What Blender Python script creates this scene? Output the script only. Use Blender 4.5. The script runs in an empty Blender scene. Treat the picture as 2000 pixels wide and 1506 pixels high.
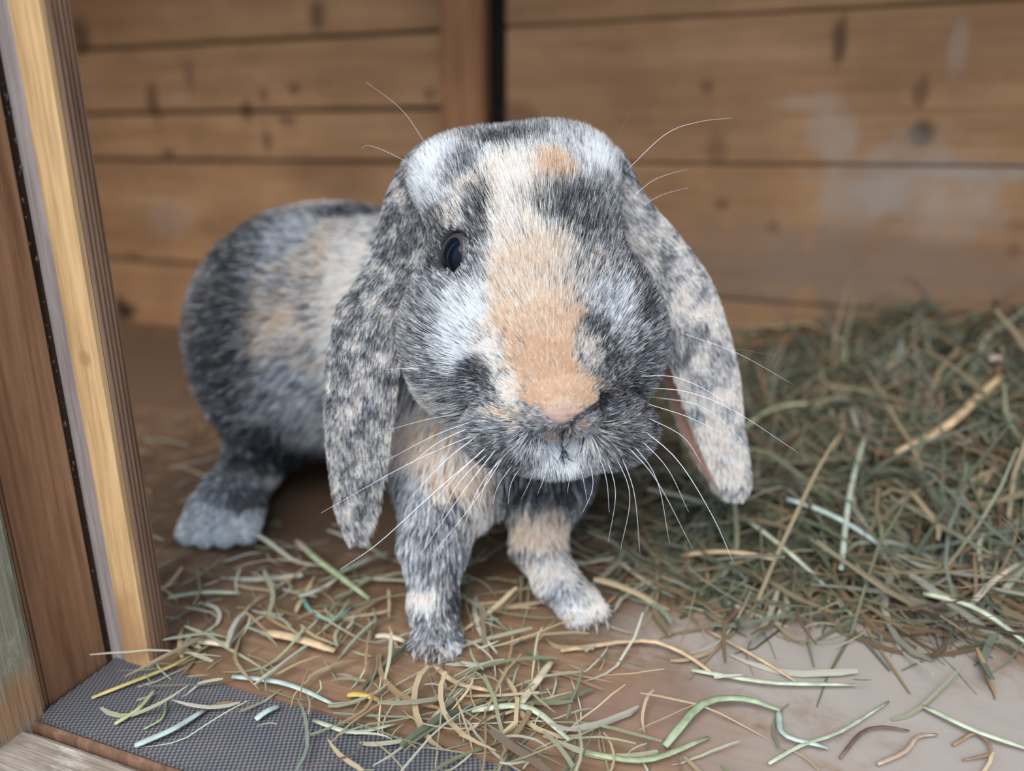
import bpy, bmesh, math
import numpy as np
from mathutils import Vector, Matrix

rng = np.random.default_rng(7)
SC = bpy.context.scene
COL = SC.collection

# ------------------------------------------------------------------ camera
FPX, PITCH, CAMH = 1500.0, math.radians(17.5), 0.235
cam_d = bpy.data.cameras.new('camera')
cam = bpy.data.objects.new('camera', cam_d)
COL.objects.link(cam)
cam.location = (0, 0, CAMH)
cam.rotation_euler = (math.pi / 2 - PITCH, 0, 0)
cam_d.sensor_fit = 'HORIZONTAL'
cam_d.sensor_width = 36.0
cam_d.lens = 36.0 * FPX / 2000.0
cam_d.clip_start = 0.005
cam_d.dof.use_dof = True
cam_d.dof.focus_distance = 0.322
cam_d.dof.aperture_fstop = (cam_d.lens / 1000.0) / 0.0076
SC.camera = cam

# ------------------------------------------------------------------ world, light, exposure
w = bpy.data.worlds.new('sky')
SC.world = w
w.use_nodes = True
wn = w.node_tree
bg = wn.nodes['Background']
bg.inputs['Color'].default_value = (0.68, 0.83, 1.0, 1)
bg.inputs['Strength'].default_value = 1.15
sun_d = bpy.data.lights.new('hazy_sun', 'SUN')
sun_d.energy = 1.9
sun_d.angle = math.radians(40)
sun_d.color = (1.0, 0.96, 0.90)
sun = bpy.data.objects.new('hazy_sun', sun_d)
COL.objects.link(sun)
sun.rotation_euler = Vector((0.28, 0.68, -0.80)).to_track_quat('-Z', 'Y').to_euler()
SC.view_settings.view_transform = 'Standard'
SC.view_settings.look = 'None'
SC.view_settings.exposure = 0.86
SC.view_settings.gamma = 1.0
SC.view_settings.use_curve_mapping = False
SC.cycles.use_denoising = True
SC.cycles.max_bounces = 6
SC.cycles.diffuse_bounces = 4
SC.cycles.sample_clamp_indirect = 6.0
SC.cycles_curves.shape = 'RIBBONS'

# ------------------------------------------------------------------ helpers
_cp, _sp = math.cos(PITCH), math.sin(PITCH)
CAMP = np.array([0, 0, CAMH])


def ray(px, py):
    u = (px - 1000.0) / FPX
    v = -(py - 753.0) / FPX
    return np.array([u, _cp + v * _sp, -_sp + v * _cp])


def P(px, py, Y):
    d = ray(px, py)
    return CAMP + d * (Y / d[1])


def FL(px, py, z=0.0):
    d = ray(px, py)
    return CAMP + d * ((z - CAMH) / d[2])


def project(p):
    q = np.atleast_2d(p) - CAMP
    zc = q[:, 1] * _cp - q[:, 2] * _sp
    yc = q[:, 1] * _sp + q[:, 2] * _cp
    return np.stack([1000 + FPX * q[:, 0] / zc, 753 - FPX * yc / zc], 1)


E1 = np.array([0.937, -0.349, 0.0])   # along the hutch's back wall
E2 = np.array([0.349, 0.937, 0.0])    # into the hutch
HROT = math.atan2(-0.349, 0.937)


def ST(s, t, z=0.0):
    return E1 * s + E2 * t + np.array([0, 0, z])


def norm(a):
    return a / np.maximum(np.linalg.norm(a, axis=-1, keepdims=True), 1e-9)


def link(name, me, mat=None, parent=None, smooth=False):
    o = bpy.data.objects.new(name, me)
    COL.objects.link(o)
    if mat is not None:
        me.materials.append(mat)
    if parent is not None:
        o.parent = parent
    if smooth:
        me.polygons.foreach_set('use_smooth', [True] * len(me.polygons))
    return o


def empty(name, loc=(0, 0, 0), rz=0.0):
    o = bpy.data.objects.new(name, None)
    COL.objects.link(o)
    o.location = loc
    o.rotation_euler = (0, 0, rz)
    o.empty_display_size = 0.02
    return o


def tag(o, label=None, cat=None, group=None, kind=None):
    for k, v in (('label', label), ('category', cat), ('group', group), ('kind', kind)):
        if v:
            o[k] = v
    return o


def pymesh(name, verts, faces):
    me = bpy.data.meshes.new(name)
    me.from_pydata([tuple(map(float, v)) for v in verts], [], faces)
    me.update()
    return me


def box_mesh(name, x0, x1, y0, y1, z0, z1, bev=0.0015, segx=1, jit=0.0):
    bm = bmesh.new()
    bmesh.ops.create_cube(bm, size=1.0)
    for v in bm.verts:
        v.co = Vector(((x0 + x1) / 2 + v.co.x * (x1 - x0), (y0 + y1) / 2 + v.co.y * (y1 - y0), (z0 + z1) / 2 + v.co.z * (z1 - z0)))
    if bev > 0:
        bmesh.ops.bevel(bm, geom=list(bm.edges), offset=bev, segments=2, affect='EDGES')
    me = bpy.data.meshes.new(name)
    bm.to_mesh(me)
    bm.free()
    return me


# value noise in 3D, vectorised
_T = rng.random((64, 64, 64)).astype(np.float32)


def vnoise(p, scale, off=0.0):
    q = p * scale + off + 100.0
    i = np.floor(q).astype(np.int64)
    f = q - i
    f = f * f * (3 - 2 * f)
    r = 0
    for dx in (0, 1):
        for dy in (0, 1):
            for dz in (0, 1):
                wgt = (f[:, 0] if dx else 1 - f[:, 0]) * (f[:, 1] if dy else 1 - f[:, 1]) * (f[:, 2] if dz else 1 - f[:, 2])
                r = r + wgt * _T[(i[:, 0] + dx) & 63, (i[:, 1] + dy) & 63, (i[:, 2] + dz) & 63]
    return r


def fnoise(p, scale, off=0.0):
    return (vnoise(p, scale, off) + 0.5 * vnoise(p, scale * 2.1, off + 9.3) + 0.25 * vnoise(p, scale * 4.3, off + 3.1)) / 1.75


# ------------------------------------------------------------------ materials
def new_mat(name):
    m = bpy.data.materials.new(name)
    m.use_nodes = True
    nt = m.node_tree
    b = nt.nodes['Principled BSDF']
    return m, nt, b


def nd(nt, kind, **kw):
    n = nt.nodes.new(kind)
    for k, v in kw.items():
        if k.startswith('i_'):
            n.inputs[k[2:]].default_value = v
        else:
            setattr(n, k, v)
    return n


def mixc(nt, fac, a, b, mode='MIX'):
    n = nt.nodes.new('ShaderNodeMix')
    n.data_type = 'RGBA'
    n.blend_type = mode
    for sock, val in ((n.inputs[0], fac), (n.inputs[6], a), (n.inputs[7], b)):
        if isinstance(val, (int, float)):
            sock.default_value = val
        elif isinstance(val, tuple):
            sock.default_value = (*val, 1) if len(val) == 3 else val
        else:
            nt.links.new(val, sock)
    return n.outputs[2]


def ramp(nt, fac, stops):
    n = nt.nodes.new('ShaderNodeValToRGB')
    el = n.color_ramp.elements
    while len(el) < len(stops):
        el.new(0.5)
    for e, (p, c) in zip(el, stops):
        e.position = p
        e.color = (*c, 1) if len(c) == 3 else c
    nt.links.new(fac, n.inputs[0])
    return n.outputs[0]


def wood(name, base, dark, light, axis='X', grain=60.0, spots=(), rough=0.75, bump=0.25, knots=0.0, weather=None, blotch=0.35, ring=5.0, fine=0.8):
    """Plank wood in object space: grain runs along axis. spots: (x,y,z,rx,ry,rz,colour,strength)."""
    m, nt, b = new_mat(name)
    L = nt.links
    tc = nd(nt, 'ShaderNodeTexCoord')
    oi = nd(nt, 'ShaderNodeObjectInfo')
    add = nd(nt, 'ShaderNodeVectorMath', operation='ADD')
    sc = nd(nt, 'ShaderNodeVectorMath', operation='SCALE')
    sc.inputs[0].default_value = (7.3, 3.1, 5.7)
    L.new(oi.outputs['Random'], sc.inputs['Scale'])
    L.new(tc.outputs['Object'], add.inputs[0])
    L.new(sc.outputs[0], add.inputs[1])
    mp = nd(nt, 'ShaderNodeMapping')
    k = 0.05
    mp.inputs['Scale'].default_value = {'X': (k, 1, 1), 'Y': (1, k, 1), 'Z': (1, 1, k)}[axis]
    L.new(add.outputs[0], mp.inputs['Vector'])
    n1 = nd(nt, 'ShaderNodeTexNoise', i_Scale=grain, i_Detail=6.0, i_Roughness=0.65, i_Distortion=0.6)
    L.new(mp.outputs[0], n1.inputs['Vector'])
    n2 = nd(nt, 'ShaderNodeTexNoise', i_Scale=grain * ring, i_Detail=3.0, i_Roughness=0.6)
    L.new(mp.outputs[0], n2.inputs['Vector'])
    n3 = nd(nt, 'ShaderNodeTexNoise', i_Scale=11.0, i_Detail=5.0, i_Roughness=0.6)
    L.new(add.outputs[0], n3.inputs['Vector'])
    c = ramp(nt, n1.outputs['Fac'], [(0.3, dark), (0.5, base), (0.72, light)])
    f2 = ramp(nt, n2.outputs['Fac'], [(0.35, (0.72, 0.7, 0.68)), (0.6, (1.08, 1.08, 1.08))])
    c = mixc(nt, fine, c, f2, 'MULTIPLY')
    f3 = ramp(nt, n3.outputs['Fac'], [(0.35, (0.66, 0.62, 0.6)), (0.62, (1.15, 1.15, 1.16))])
    c = mixc(nt, blotch, c, f3, 'MULTIPLY')
    if knots > 0:
        mk = nd(nt, 'ShaderNodeMapping')
        mk.inputs['Scale'].default_value = {'X': (.55, 0, 1), 'Z': (1, 0, .5), 'Y': (1, .5, 0)}[axis]
        L.new(add.outputs[0], mk.inputs['Vector'])
        vo = nd(nt, 'ShaderNodeTexVoronoi', i_Scale=13.0, i_Randomness=1.0)
        L.new(mk.outputs[0], vo.inputs['Vector'])
        kf = ramp(nt, vo.outputs['Distance'], [(0.04, (1, 1, 1)), (0.16, (0, 0, 0))])
        mm = nd(nt, 'ShaderNodeMath', operation='MULTIPLY')
        L.new(kf, mm.inputs[0])
        mm.inputs[1].default_value = knots
        c = mixc(nt, mm.outputs[0], c, (dark[0] * .35, dark[1] * .3, dark[2] * .3))
    if weather:
        n4 = nd(nt, 'ShaderNodeTexNoise', i_Scale=45.0, i_Detail=7.0, i_Roughness=0.7)
        mp4 = nd(nt, 'ShaderNodeMapping')
        mp4.inputs['Scale'].default_value = {'X': (.35, 1, 1), 'Y': (1, .35, 1), 'Z': (1, 1, .35)}[axis]
        L.new(add.outputs[0], mp4.inputs['Vector'])
        L.new(mp4.outputs[0], n4.inputs['Vector'])
        wf = ramp(nt, n4.outputs['Fac'], [(0.42, (0, 0, 0)), (0.58, (1, 1, 1))])
        c = mixc(nt, wf, c, weather[0])
        n5 = nd(nt, 'ShaderNodeTexNoise', i_Scale=70.0, i_Detail=6.0, i_Roughness=0.75)
        L.new(mp4.outputs[0], n5.inputs['Vector'])
        wf = ramp(nt, n5.outputs['Fac'], [(0.56, (0, 0, 0)), (0.68, (1, 1, 1))])
        c = mixc(nt, wf, c, weather[1])
    if spots:
        nz = nd(nt, 'ShaderNodeTexNoise', i_Scale=38.0, i_Detail=5.0, i_Roughness=0.65)
        L.new(tc.outputs['Object'], nz.inputs['Vector'])
        for (x, y, z, rx, ry, rz, colr, st) in spots:
            s1 = nd(nt, 'ShaderNodeVectorMath', operation='SUBTRACT')
            L.new(tc.outputs['Object'], s1.inputs[0])
            s1.inputs[1].default_value = (x, y, z)
            s2 = nd(nt, 'ShaderNodeVectorMath', operation='DIVIDE')
            L.new(s1.outputs[0], s2.inputs[0])
            s2.inputs[1].default_value = (rx, ry, rz)
            ln = nd(nt, 'ShaderNodeVectorMath', operation='LENGTH')
            L.new(s2.outputs[0], ln.inputs[0])
            ad = nd(nt, 'ShaderNodeMath', operation='MULTIPLY_ADD')
            L.new(nz.outputs['Fac'], ad.inputs[0])
            ad.inputs[1].default_value = 1.6
            L.new(ln.outputs['Value'], ad.inputs[2])
            mr = nd(nt, 'ShaderNodeMapRange', interpolation_type='SMOOTHSTEP')
            mr.inputs['From Min'].default_value = 1.9
            mr.inputs['From Max'].default_value = 1.1
            mr.inputs['To Max'].default_value = st
            L.new(ad.outputs[0], mr.inputs['Value'])
            c = mixc(nt, mr.outputs[0], c, colr)
    L.new(c, b.inputs['Base Color'])
    b.inputs['Roughness'].default_value = rough
    b.inputs['Specular IOR Level'].default_value = 0.3
    bp = nd(nt, 'ShaderNodeBump', i_Strength=bump, i_Distance=0.0012)
    L.new(n2.outputs['Fac'], bp.inputs['Height'])
    L.new(bp.outputs[0], b.inputs['Normal'])
    return m


def attr_mat(name, rough=0.6, spec=0.25, attr='tint', sss=0.0, noise=0.0):
    m, nt, b = new_mat(name)
    a = nd(nt, 'ShaderNodeAttribute', attribute_name=attr)
    c = a.outputs['Color']
    if noise:
        tc = nd(nt, 'ShaderNodeTexCoord')
        n = nd(nt, 'ShaderNodeTexNoise', i_Scale=noise, i_Detail=4.0)
        nt.links.new(tc.outputs['Object'], n.inputs['Vector'])
        f = ramp(nt, n.outputs['Fac'], [(0.3, (0.7, 0.7, 0.7)), (0.7, (1.2, 1.2, 1.2))])
        c = mixc(nt, 1.0, c, f, 'MULTIPLY')
    nt.links.new(c, b.inputs['Base Color'])
    b.inputs['Roughness'].default_value = rough
    b.inputs['Specular IOR Level'].default_value = spec
    return m


# ================================================================== THE HUTCH
WT = 0.791          # back wall's inner face
JOINTS = [-0.004, 0.085, 0.215, 0.271, 0.347, 0.437, 0.53, 0.66, 0.79, 0.92]
TIP = (0.012, 0.008, 0.006)
WHT = (0.31, 0.27, 0.235)


def wspot(px, py, rx, rz, colr, st):
    d = ray(px, py)
    k = (WT - CAMP @ E2) / (d @ E2)
    p = CAMP + d * k
    return (float(p @ E1), WT, float(p[2]), rx, 0.05, rz, colr, st)


DKB = (0.075, 0.032, 0.014)
wall_spots = [
    wspot(1640, 80, 0.008, 0.026, DKB, 0.85), wspot(1800, 180, 0.008, 0.016, DKB, 0.6), wspot(1802, 262, 0.012, 0.016, (0.05, 0.035, 0.022), 0.9),
    wspot(1760, 350, 0.085, 0.045, WHT, 0.42), wspot(1680, 400, 0.05, 0.035, WHT, 0.40), wspot(1850, 420, 0.06, 0.03, WHT, 0.38),
    wspot(1630, 265, 0.03, 0.03, WHT, 0.42), wspot(1590, 200, 0.035, 0.012, WHT, 0.32), wspot(1920, 335, 0.08, 0.012, WHT, 0.5), wspot(1870, 90, 0.010, 0.03, WHT, 0.3),
    wspot(1510, 445, 0.009, 0.009, DKB, 0.6), wspot(1675, 515, 0.008, 0.008, DKB, 0.6), wspot(1410, 400, 0.008, 0.008, DKB, 0.6), wspot(1980, 490, 0.008, 0.008, DKB, 0.5),
    wspot(1380, 170, 0.009, 0.009, DKB, 0.6), wspot(1400, 290, 0.012, 0.02, DKB, 0.4),
    wspot(1480, 520, 0.16, 0.06, (0.17, 0.115, 0.08), 0.6), wspot(1750, 540, 0.16, 0.05, (0.18, 0.125, 0.092), 0.65),
    wspot(618, 30, 0.015, 0.022, DKB, 0.8), wspot(480, 215, 0.012, 0.016, DKB, 0.9), wspot(300, 200, 0.014, 0.03, DKB, 0.75), wspot(330, 300, 0.013, 0.01, DKB, 0.8),
    wspot(520, 270, 0.010, 0.022, DKB, 0.7), wspot(575, 175, 0.009, 0.009, DKB, 0.7), wspot(515, 185, 0.009, 0.012, DKB, 0.55), wspot(370, 150, 0.010, 0.026, DKB, 0.45),
    wspot(840, 185, 0.009, 0.009, DKB, 0.7), wspot(155, 70, 0.02, 0.03, DKB, 0.8), wspot(560, 235, 0.018, 0.01, DKB, 0.6), wspot(400, 440, 0.03, 0.012, DKB, 0.3),
    wspot(260, 500, 0.02, 0.008, DKB, 0.5), wspot(243, 606, 0.026, 0.022, (0.01, 0.006, 0.004), 1.0), wspot(650, 350, 0.07, 0.03, DKB, 0.25),
    wspot(1000, 225, 0.04, 0.02, DKB, 0.5), wspot(350, 190, 0.02, 0.01, WHT, 0.25), wspot(330, 420, 0.06, 0.03, WHT, 0.2),
]
M_plank = wood('pine_back_boards', (0.285, 0.150, 0.070), (0.225, 0.110, 0.048), (0.335, 0.184, 0.090), 'X', 60, wall_spots, bump=0.10, blotch=0.5, fine=0.4)
M_board = wood('pine_side_boards', (0.37, 0.185, 0.085), (0.27, 0.122, 0.052), (0.44, 0.235, 0.115), 'X', 70, bump=0.15)

wall = tag(empty('wall_back', (0, 0, 0), HROT), 'back wall of warm brown pine boards with a vertical batten', None, None, 'structure')
B0, B1 = -0.367, -0.3185    # batten
for side in (0, 1):
    x0, x1 = (-0.96, B0 + 0.01) if side == 0 else (-0.3015, 0.60)
    for i in range(9):
        z0, z1 = JOINTS[i], JOINTS[i + 1]
        lip = 0.0040 if side == 0 else 0.0018
        off = 0.0 if i % 2 else 0.0015
        if side == 1:
            off = 0.0007 * (i % 2)
            if i == 2:
                continue
            if i == 1:
                z1 = JOINTS[2] + 0.001
            if i == 3:
                z0 = JOINTS[2] + 0.001
        o = link('plank', box_mesh('plank', x0, x1, WT + off, WT + 0.014 + off, z0 + lip / 2, z1 - lip / 2, 0.0016), M_plank, wall)
M_batten = wood('brown_batten', (0.26, 0.115, 0.05), (0.18, 0.075, 0.032), (0.31, 0.145, 0.066), 'Z', 70, bump=0.2)
link('batten', box_mesh('batten', B0, B1, WT - 0.018, WT, 0, 0.92, 0.0015), M_batten, wall)
M_black = wood('dark_backing', (0.02, 0.012, 0.008), (0.012, 0.007, 0.004), (0.03, 0.018, 0.01), 'X', 40)
link('backing', box_mesh('backing', -0.98, 0.62, WT + 0.017, WT + 0.022, 0, 0.925, 0.0), M_black, wall)

for name, s0, s1 in (('wall_left', -0.985, -0.965), ('wall_right', 0.605, 0.625)):
    wl = tag(empty(name, (0, 0, 0), HROT), 'side wall of brown pine boards beside the back wall', None, None, 'structure')
    for i in range(7):
        link('plank', box_mesh('plank', s0, s1, 0.20, WT + 0.02, i * 0.134, (i + 1) * 0.134, 0.0015), M_board, wl)
ceil = tag(link('ceiling', box_mesh('ceiling', -1.0, 0.64, 0.24, WT + 0.03, 0.745, 0.760, 0.001), M_board), None, None, None, 'structure')
ceil.rotation_euler = (0, 0, HROT)

# ------------------------------------------------------------------ floor
GREYF = (0.33, 0.29, 0.26)


def fspot(px, py, rx, ry, colr, st):
    p = FL(px, py)
    return (float(p @ E1), float(p @ E2), 0.0, rx, ry, 0.05, colr, st)


floor_spots = [
    fspot(1700, 1330, 0.13, 0.07, GREYF, 0.9), fspot(1950, 1480, 0.10, 0.07, GREYF, 0.9), fspot(1420, 1260, 0.06, 0.03, GREYF, 0.7), fspot(1480, 1480, 0.05, 0.03, GREYF, 0.55),
    fspot(1250, 1400, 0.055, 0.03, (0.25, 0.16, 0.125), 0.6), fspot(560, 960, 0.26, 0.16, (0.062, 0.036, 0.021), 0.92), fspot(300, 720, 0.4, 0.28, (0.085, 0.048, 0.028), 0.9), fspot(1000, 1030, 0.16, 0.09, (0.09, 0.055, 0.035), 0.8),  # dark spots under belly and rear-left: unworn brown plus painted-in shade
    fspot(1330, 1330, 0.02, 0.012, (0.2, 0.13, 0.1), 0.5),
]
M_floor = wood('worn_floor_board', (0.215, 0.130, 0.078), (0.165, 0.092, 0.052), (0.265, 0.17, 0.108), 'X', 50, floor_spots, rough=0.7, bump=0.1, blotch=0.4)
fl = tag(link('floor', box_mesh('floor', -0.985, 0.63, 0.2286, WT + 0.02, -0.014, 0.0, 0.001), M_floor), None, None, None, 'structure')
fl.rotation_euler = (0, 0, HROT)

# ------------------------------------------------------------------ door frame (left) and sill
M_brown = wood('stained_jamb', (0.235, 0.115, 0.058), (0.16, 0.072, 0.035), (0.30, 0.155, 0.083), 'Z', 130, bump=0.3, ring=3.0)
M_brown2 = wood('stained_reeded_post', (0.19, 0.105, 0.064), (0.12, 0.06, 0.036), (0.25, 0.15, 0.096), 'Z', 120, bump=0.3, ring=3.0)
M_pale = wood('new_pine_strip', (0.56, 0.345, 0.165), (0.49, 0.285, 0.125), (0.60, 0.39, 0.20), 'Z', 130, bump=0.15, blotch=0.25, ring=3.0,
              spots=[(-0.272, 0.22, 0.150, 0.004, 0.05, 0.004, (0.36, 0.19, 0.08), 0.8), (-0.274, 0.22, 0.02, 0.02, 0.05, 0.03, (0.30, 0.15, 0.07), 0.6)])
M_greyed = wood('greyed_pine_edge', (0.33, 0.27, 0.25), (0.22, 0.17, 0.155), (0.43, 0.37, 0.36), 'Z', 120, bump=0.3, ring=3.0)
WX = ((0.235, 0.225, 0.165), (0.40, 0.33, 0.25))
M_weather = wood('weathered_post', (0.24, 0.21, 0.14), (0.11, 0.085, 0.055), (0.36, 0.33, 0.24), 'Z', 90, bump=0.7, weather=WX,
                 spots=[(-0.30, 0.17, 0.02, 0.014, 0.06, 0.03, (0.36, 0.15, 0.06), 0.7), (-0.288, 0.185, 0.012, 0.012, 0.06, 0.02, (0.36, 0.15, 0.06), 0.6)])
M_rail = wood('weathered_rail', (0.27, 0.22, 0.17), (0.10, 0.075, 0.055), (0.42, 0.36, 0.31), 'X', 90, bump=0.8, weather=((0.29, 0.245, 0.205), (0.46, 0.40, 0.35)))

frame = tag(empty('door_1', (0, 0, 0), HROT), 'timber door frame of the hutch with pale stop strip and weathered outer post', None, None, 'structure')
link('outer_post', box_mesh('outer_post', -0.37, -0.2845, 0.150, 0.189, -0.05, 0.94, 0.0035), M_weather, frame)
link('jamb_board', box_mesh('jamb_board', -0.34, -0.2885, 0.1905, 0.2232, -0.012, 0.94, 0.0012), M_brown, frame)
# pale strip with a greyed chamfer down its outer edge
s0, s1, t0, t1 = -0.2900, -0.2655, 0.2250, 0.2285
sb = -0.2800
v = []
for z in (-0.002, 0.94):
    v += [(s0, t1, z), (s0, t0 + 0.0016, z), (s0 + 0.0012, t0 + 0.0009, z), (sb, t0 + 0.0007, z), (sb + 0.0006, t0, z), (s1 - 0.001, t0, z), (s1, t0 + 0.001, z), (s1, t1, z)]
n = 8
f = [(i, (i + 1) % n, n + (i + 1) % n, n + i) for i in range(n)] + [tuple(range(n))[::-1], tuple(range(n, 2 * n))]
stop = link('stop_strip', pymesh('stop_strip', v, f), M_pale, frame)
stop.data.materials.append(M_greyed)
for pl in stop.data.polygons:
    c = pl.center
    if c.x < sb + 0.0002 and pl.index < n:
        pl.material_index = 1
stop['label'] = 'pale new pine stop strip with a greyed edge'
# reeded post: side face with shallow vertical grooves
v, prof = [], []
sp_, ta, tb = -0.2650, 0.2288, 0.2390
prof.append((sp_ - 0.05, ta))
prof.append((sp_ - 0.0005, ta))
ng = 4
for k in range(ng):
    a = ta + 0.0008 + (tb - ta - 0.0016) * k / ng
    b = ta + 0.0008 + (tb - ta - 0.0016) * (k + 1) / ng
    for q, dpt in ((0.06, 0.0), (0.35, 0.0002), (0.62, 0.0), (0.72, -0.0007), (0.9, -0.0007)):
        prof.append((sp_ + dpt, a + (b - a) * q))
prof += [(sp_, tb - 0.0006), (sp_ - 0.001, tb), (sp_ - 0.05, tb)]
n = len(prof)
for z in (-0.002, 0.94):
    v += [(a, b, z) for a, b in prof]
f = [(i, (i + 1) % n, n + (i + 1) % n, n + i) for i in range(n)] + [tuple(range(n))[::-1], tuple(range(n, 2 * n))]
link('reeded_post', pymesh('reeded_post', v, f), M_brown2, frame)['label'] = 'dark brown reeded post behind the pale strip'
link('bottom_rail', box_mesh('bottom_rail', -0.60, 0.40, 0.105, 0.1785, -0.05, -0.0005, 0.003), M_rail, frame)
link('rail_lip', box_mesh('rail_lip', -0.60, 0.40, 0.1795, 0.1820, -0.05, 0.0008, 0.0012), M_brown2, frame)

# dusty fluff and cobweb caught between jamb and strip
dv, df = [], []
for k in range(90):
    z = rng.random() ** 1.0 * 0.34
    c = np.array([-0.2893 + rng.normal(0, .0005), 0.2245 + rng.normal(0, .0008), z])
    r = 0.0002 + 0.0007 * rng.random() ** 3
    b0 = len(dv)
    for dd in ((1, 0, 0), (-1, 0, 0), (0, 1, 0), (0, -1, 0), (0, 0, 1.6), (0, 0, -1.6)):
        dv.append(c + np.array(dd) * r * (0.6 + rng.random()))
    df += [(b0 + a, b0 + b, b0 + cc) for a, b, cc in ((0, 2, 4), (2, 1, 4), (1, 3, 4), (3, 0, 4), (2, 0, 5), (1, 2, 5), (3, 1, 5), (0, 3, 5))]
M_dust, _, bb = new_mat('dust_fluff')
bb.inputs['Base Color'].default_value = (0.07, 0.06, 0.055, 1)
bb.inputs['Roughness'].default_value = 1.0
dst = link('dust_fluff', pymesh('dust_fluff', dv, df), M_dust, frame)
dst['kind'] = 'stuff'

# ribbed grey mat strip on the sill
m, nt, b = new_mat('ribbed_felt')
tc = nd(nt, 'ShaderNodeTexCoord')
mp = nd(nt, 'ShaderNodeMapping')
mp.inputs['Rotation'].default_value = (0, 0, math.radians(-24))
nt.links.new(tc.outputs['Object'], mp.inputs['Vector'])
wv = nd(nt, 'ShaderNodeTexWave', bands_direction='X', i_Scale=165.0, i_Distortion=0.4)
wv2 = nd(nt, 'ShaderNodeTexWave', bands_direction='Y', i_Scale=190.0, i_Distortion=0.8)
nt.links.new(mp.outputs[0], wv.inputs['Vector'])
nt.links.new(mp.outputs[0], wv2.inputs['Vector'])
mx = nd(nt, 'ShaderNodeMath', operation='MULTIPLY_ADD')
nt.links.new(wv2.outputs['Fac'], mx.inputs[0])
mx.inputs[1].default_value = 0.45
nt.links.new(wv.outputs['Fac'], mx.inputs[2])
nn = nd(nt, 'ShaderNodeTexNoise', i_Scale=40.0, i_Detail=5.0)
nt.links.new(tc.outputs['Object'], nn.inputs['Vector'])
c = ramp(nt, mx.outputs[0], [(0.25, (0.06, 0.06, 0.068)), (1.0, (0.16, 0.16, 0.175))])
c2 = ramp(nt, nn.outputs['Fac'], [(0.40, (0.85, 0.85, 0.87)), (0.62, (1.1, 1.03, 0.96))])
c = mixc(nt, 1.0, c, c2, 'MULTIPLY')
nt.links.new(c, b.inputs['Base Color'])
b.inputs['Roughness'].default_value = 0.85
bp = nd(nt, 'ShaderNodeBump', i_Strength=0.8, i_Distance=0.0008)
nt.links.new(mx.outputs[0], bp.inputs['Height'])
nt.links.new(bp.outputs[0], b.inputs['Normal'])
mat_o = tag(link('sill_mat', box_mesh('sill_mat', -0.2870, 0.40, 0.1825, 0.2285, -0.010, 0.0004, 0.0010), m), 'grey ribbed felt strip lying on the door sill', 'mat')
mat_o.rotation_euler = (0, 0, HROT)

# ground outside, in front of and below the hutch
m, nt, b = new_mat('paving')
tc = nd(nt, 'ShaderNodeTexCoord')
nn = nd(nt, 'ShaderNodeTexNoise', i_Scale=6.0, i_Detail=6.0)
nt.links.new(tc.outputs['Object'], nn.inputs['Vector'])
nt.links.new(ramp(nt, nn.outputs['Fac'], [(0.3, (0.22, 0.21, 0.19)), (0.7, (0.34, 0.33, 0.31))]), b.inputs['Base Color'])
gr = tag(link('ground', box_mesh('ground', -8, 8, -12, 8, -0.40, -0.35, 0.0), m), None, None, None, 'structure')

# ================================================================== RABBIT: signed distance model
HEADYAW = math.radians(13)
HR = np.array([math.cos(HEADYAW), math.sin(HEADYAW), 0])      # the head's own sideways axis
NOSE = P(1098, 812, 0.277)
HEADC = P(1022, 440, 0.365)


def mirror(p):
    d = (p - HEADC) @ HR
    return p - 2 * d * HR


def ell(c, r, ax=None):
    return ('e', np.array(c), np.array(r), ax)


def cone(a, b, ra, rb):
    return ('c', np.array(a), np.array(b), ra, rb)


HEADAX = np.stack([HR, norm(np.cross(np.array([0, 0, 1.0]), HR)), np.array([0, 0, 1.0])])
prims = {'head': [], 'body': [], 'leg': []}
H_, B_, L_ = prims['head'], prims['body'], prims['leg']
H_.append((ell(HEADC + np.array([0, .004, 0]), (0.0405, 0.043, 0.0415), HEADAX), 0.012))
H_.append((cone(P(1035, 470, 0.352), P(1080, 720, 0.312), 0.039, 0.0255), 0.014))
H_.append((cone(P(1080, 715, 0.310), P(1097, 792, 0.2895), 0.0215, 0.0112), 0.014))
H_.append((ell(P(1096, 775, 0.2965), (0.0215, 0.0115, 0.0092), HEADAX), 0.009))
H_.append((ell(P(893, 660, 0.342), (0.025, 0.03, 0.034), HEADAX), 0.022))
H_.append((ell(P(1188, 660, 0.342), (0.025, 0.03, 0.034), HEADAX), 0.022))
H_.append((ell(P(1003, 838, 0.305), (0.0200, 0.016, 0.0150), HEADAX), 0.0045))
H_.append((ell(P(1190, 838, 0.306), (0.0185, 0.016, 0.0150), HEADAX), 0.0045))
H_.append((ell(P(1098, 880, 0.309), (0.020, 0.012, 0.0085), HEADAX), 0.006))
H_.append((ell(P(1040, 800, 0.345), (0.034, 0.03, 0.020), HEADAX), 0.02))
# ear crowns
H_.append((ell(P(895, 350, 0.378), (0.020, 0.022, 0.016), HEADAX), 0.022))
H_.append((ell(P(1104, 336, 0.380), (0.022, 0.022, 0.017), HEADAX), 0.018))
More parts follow.
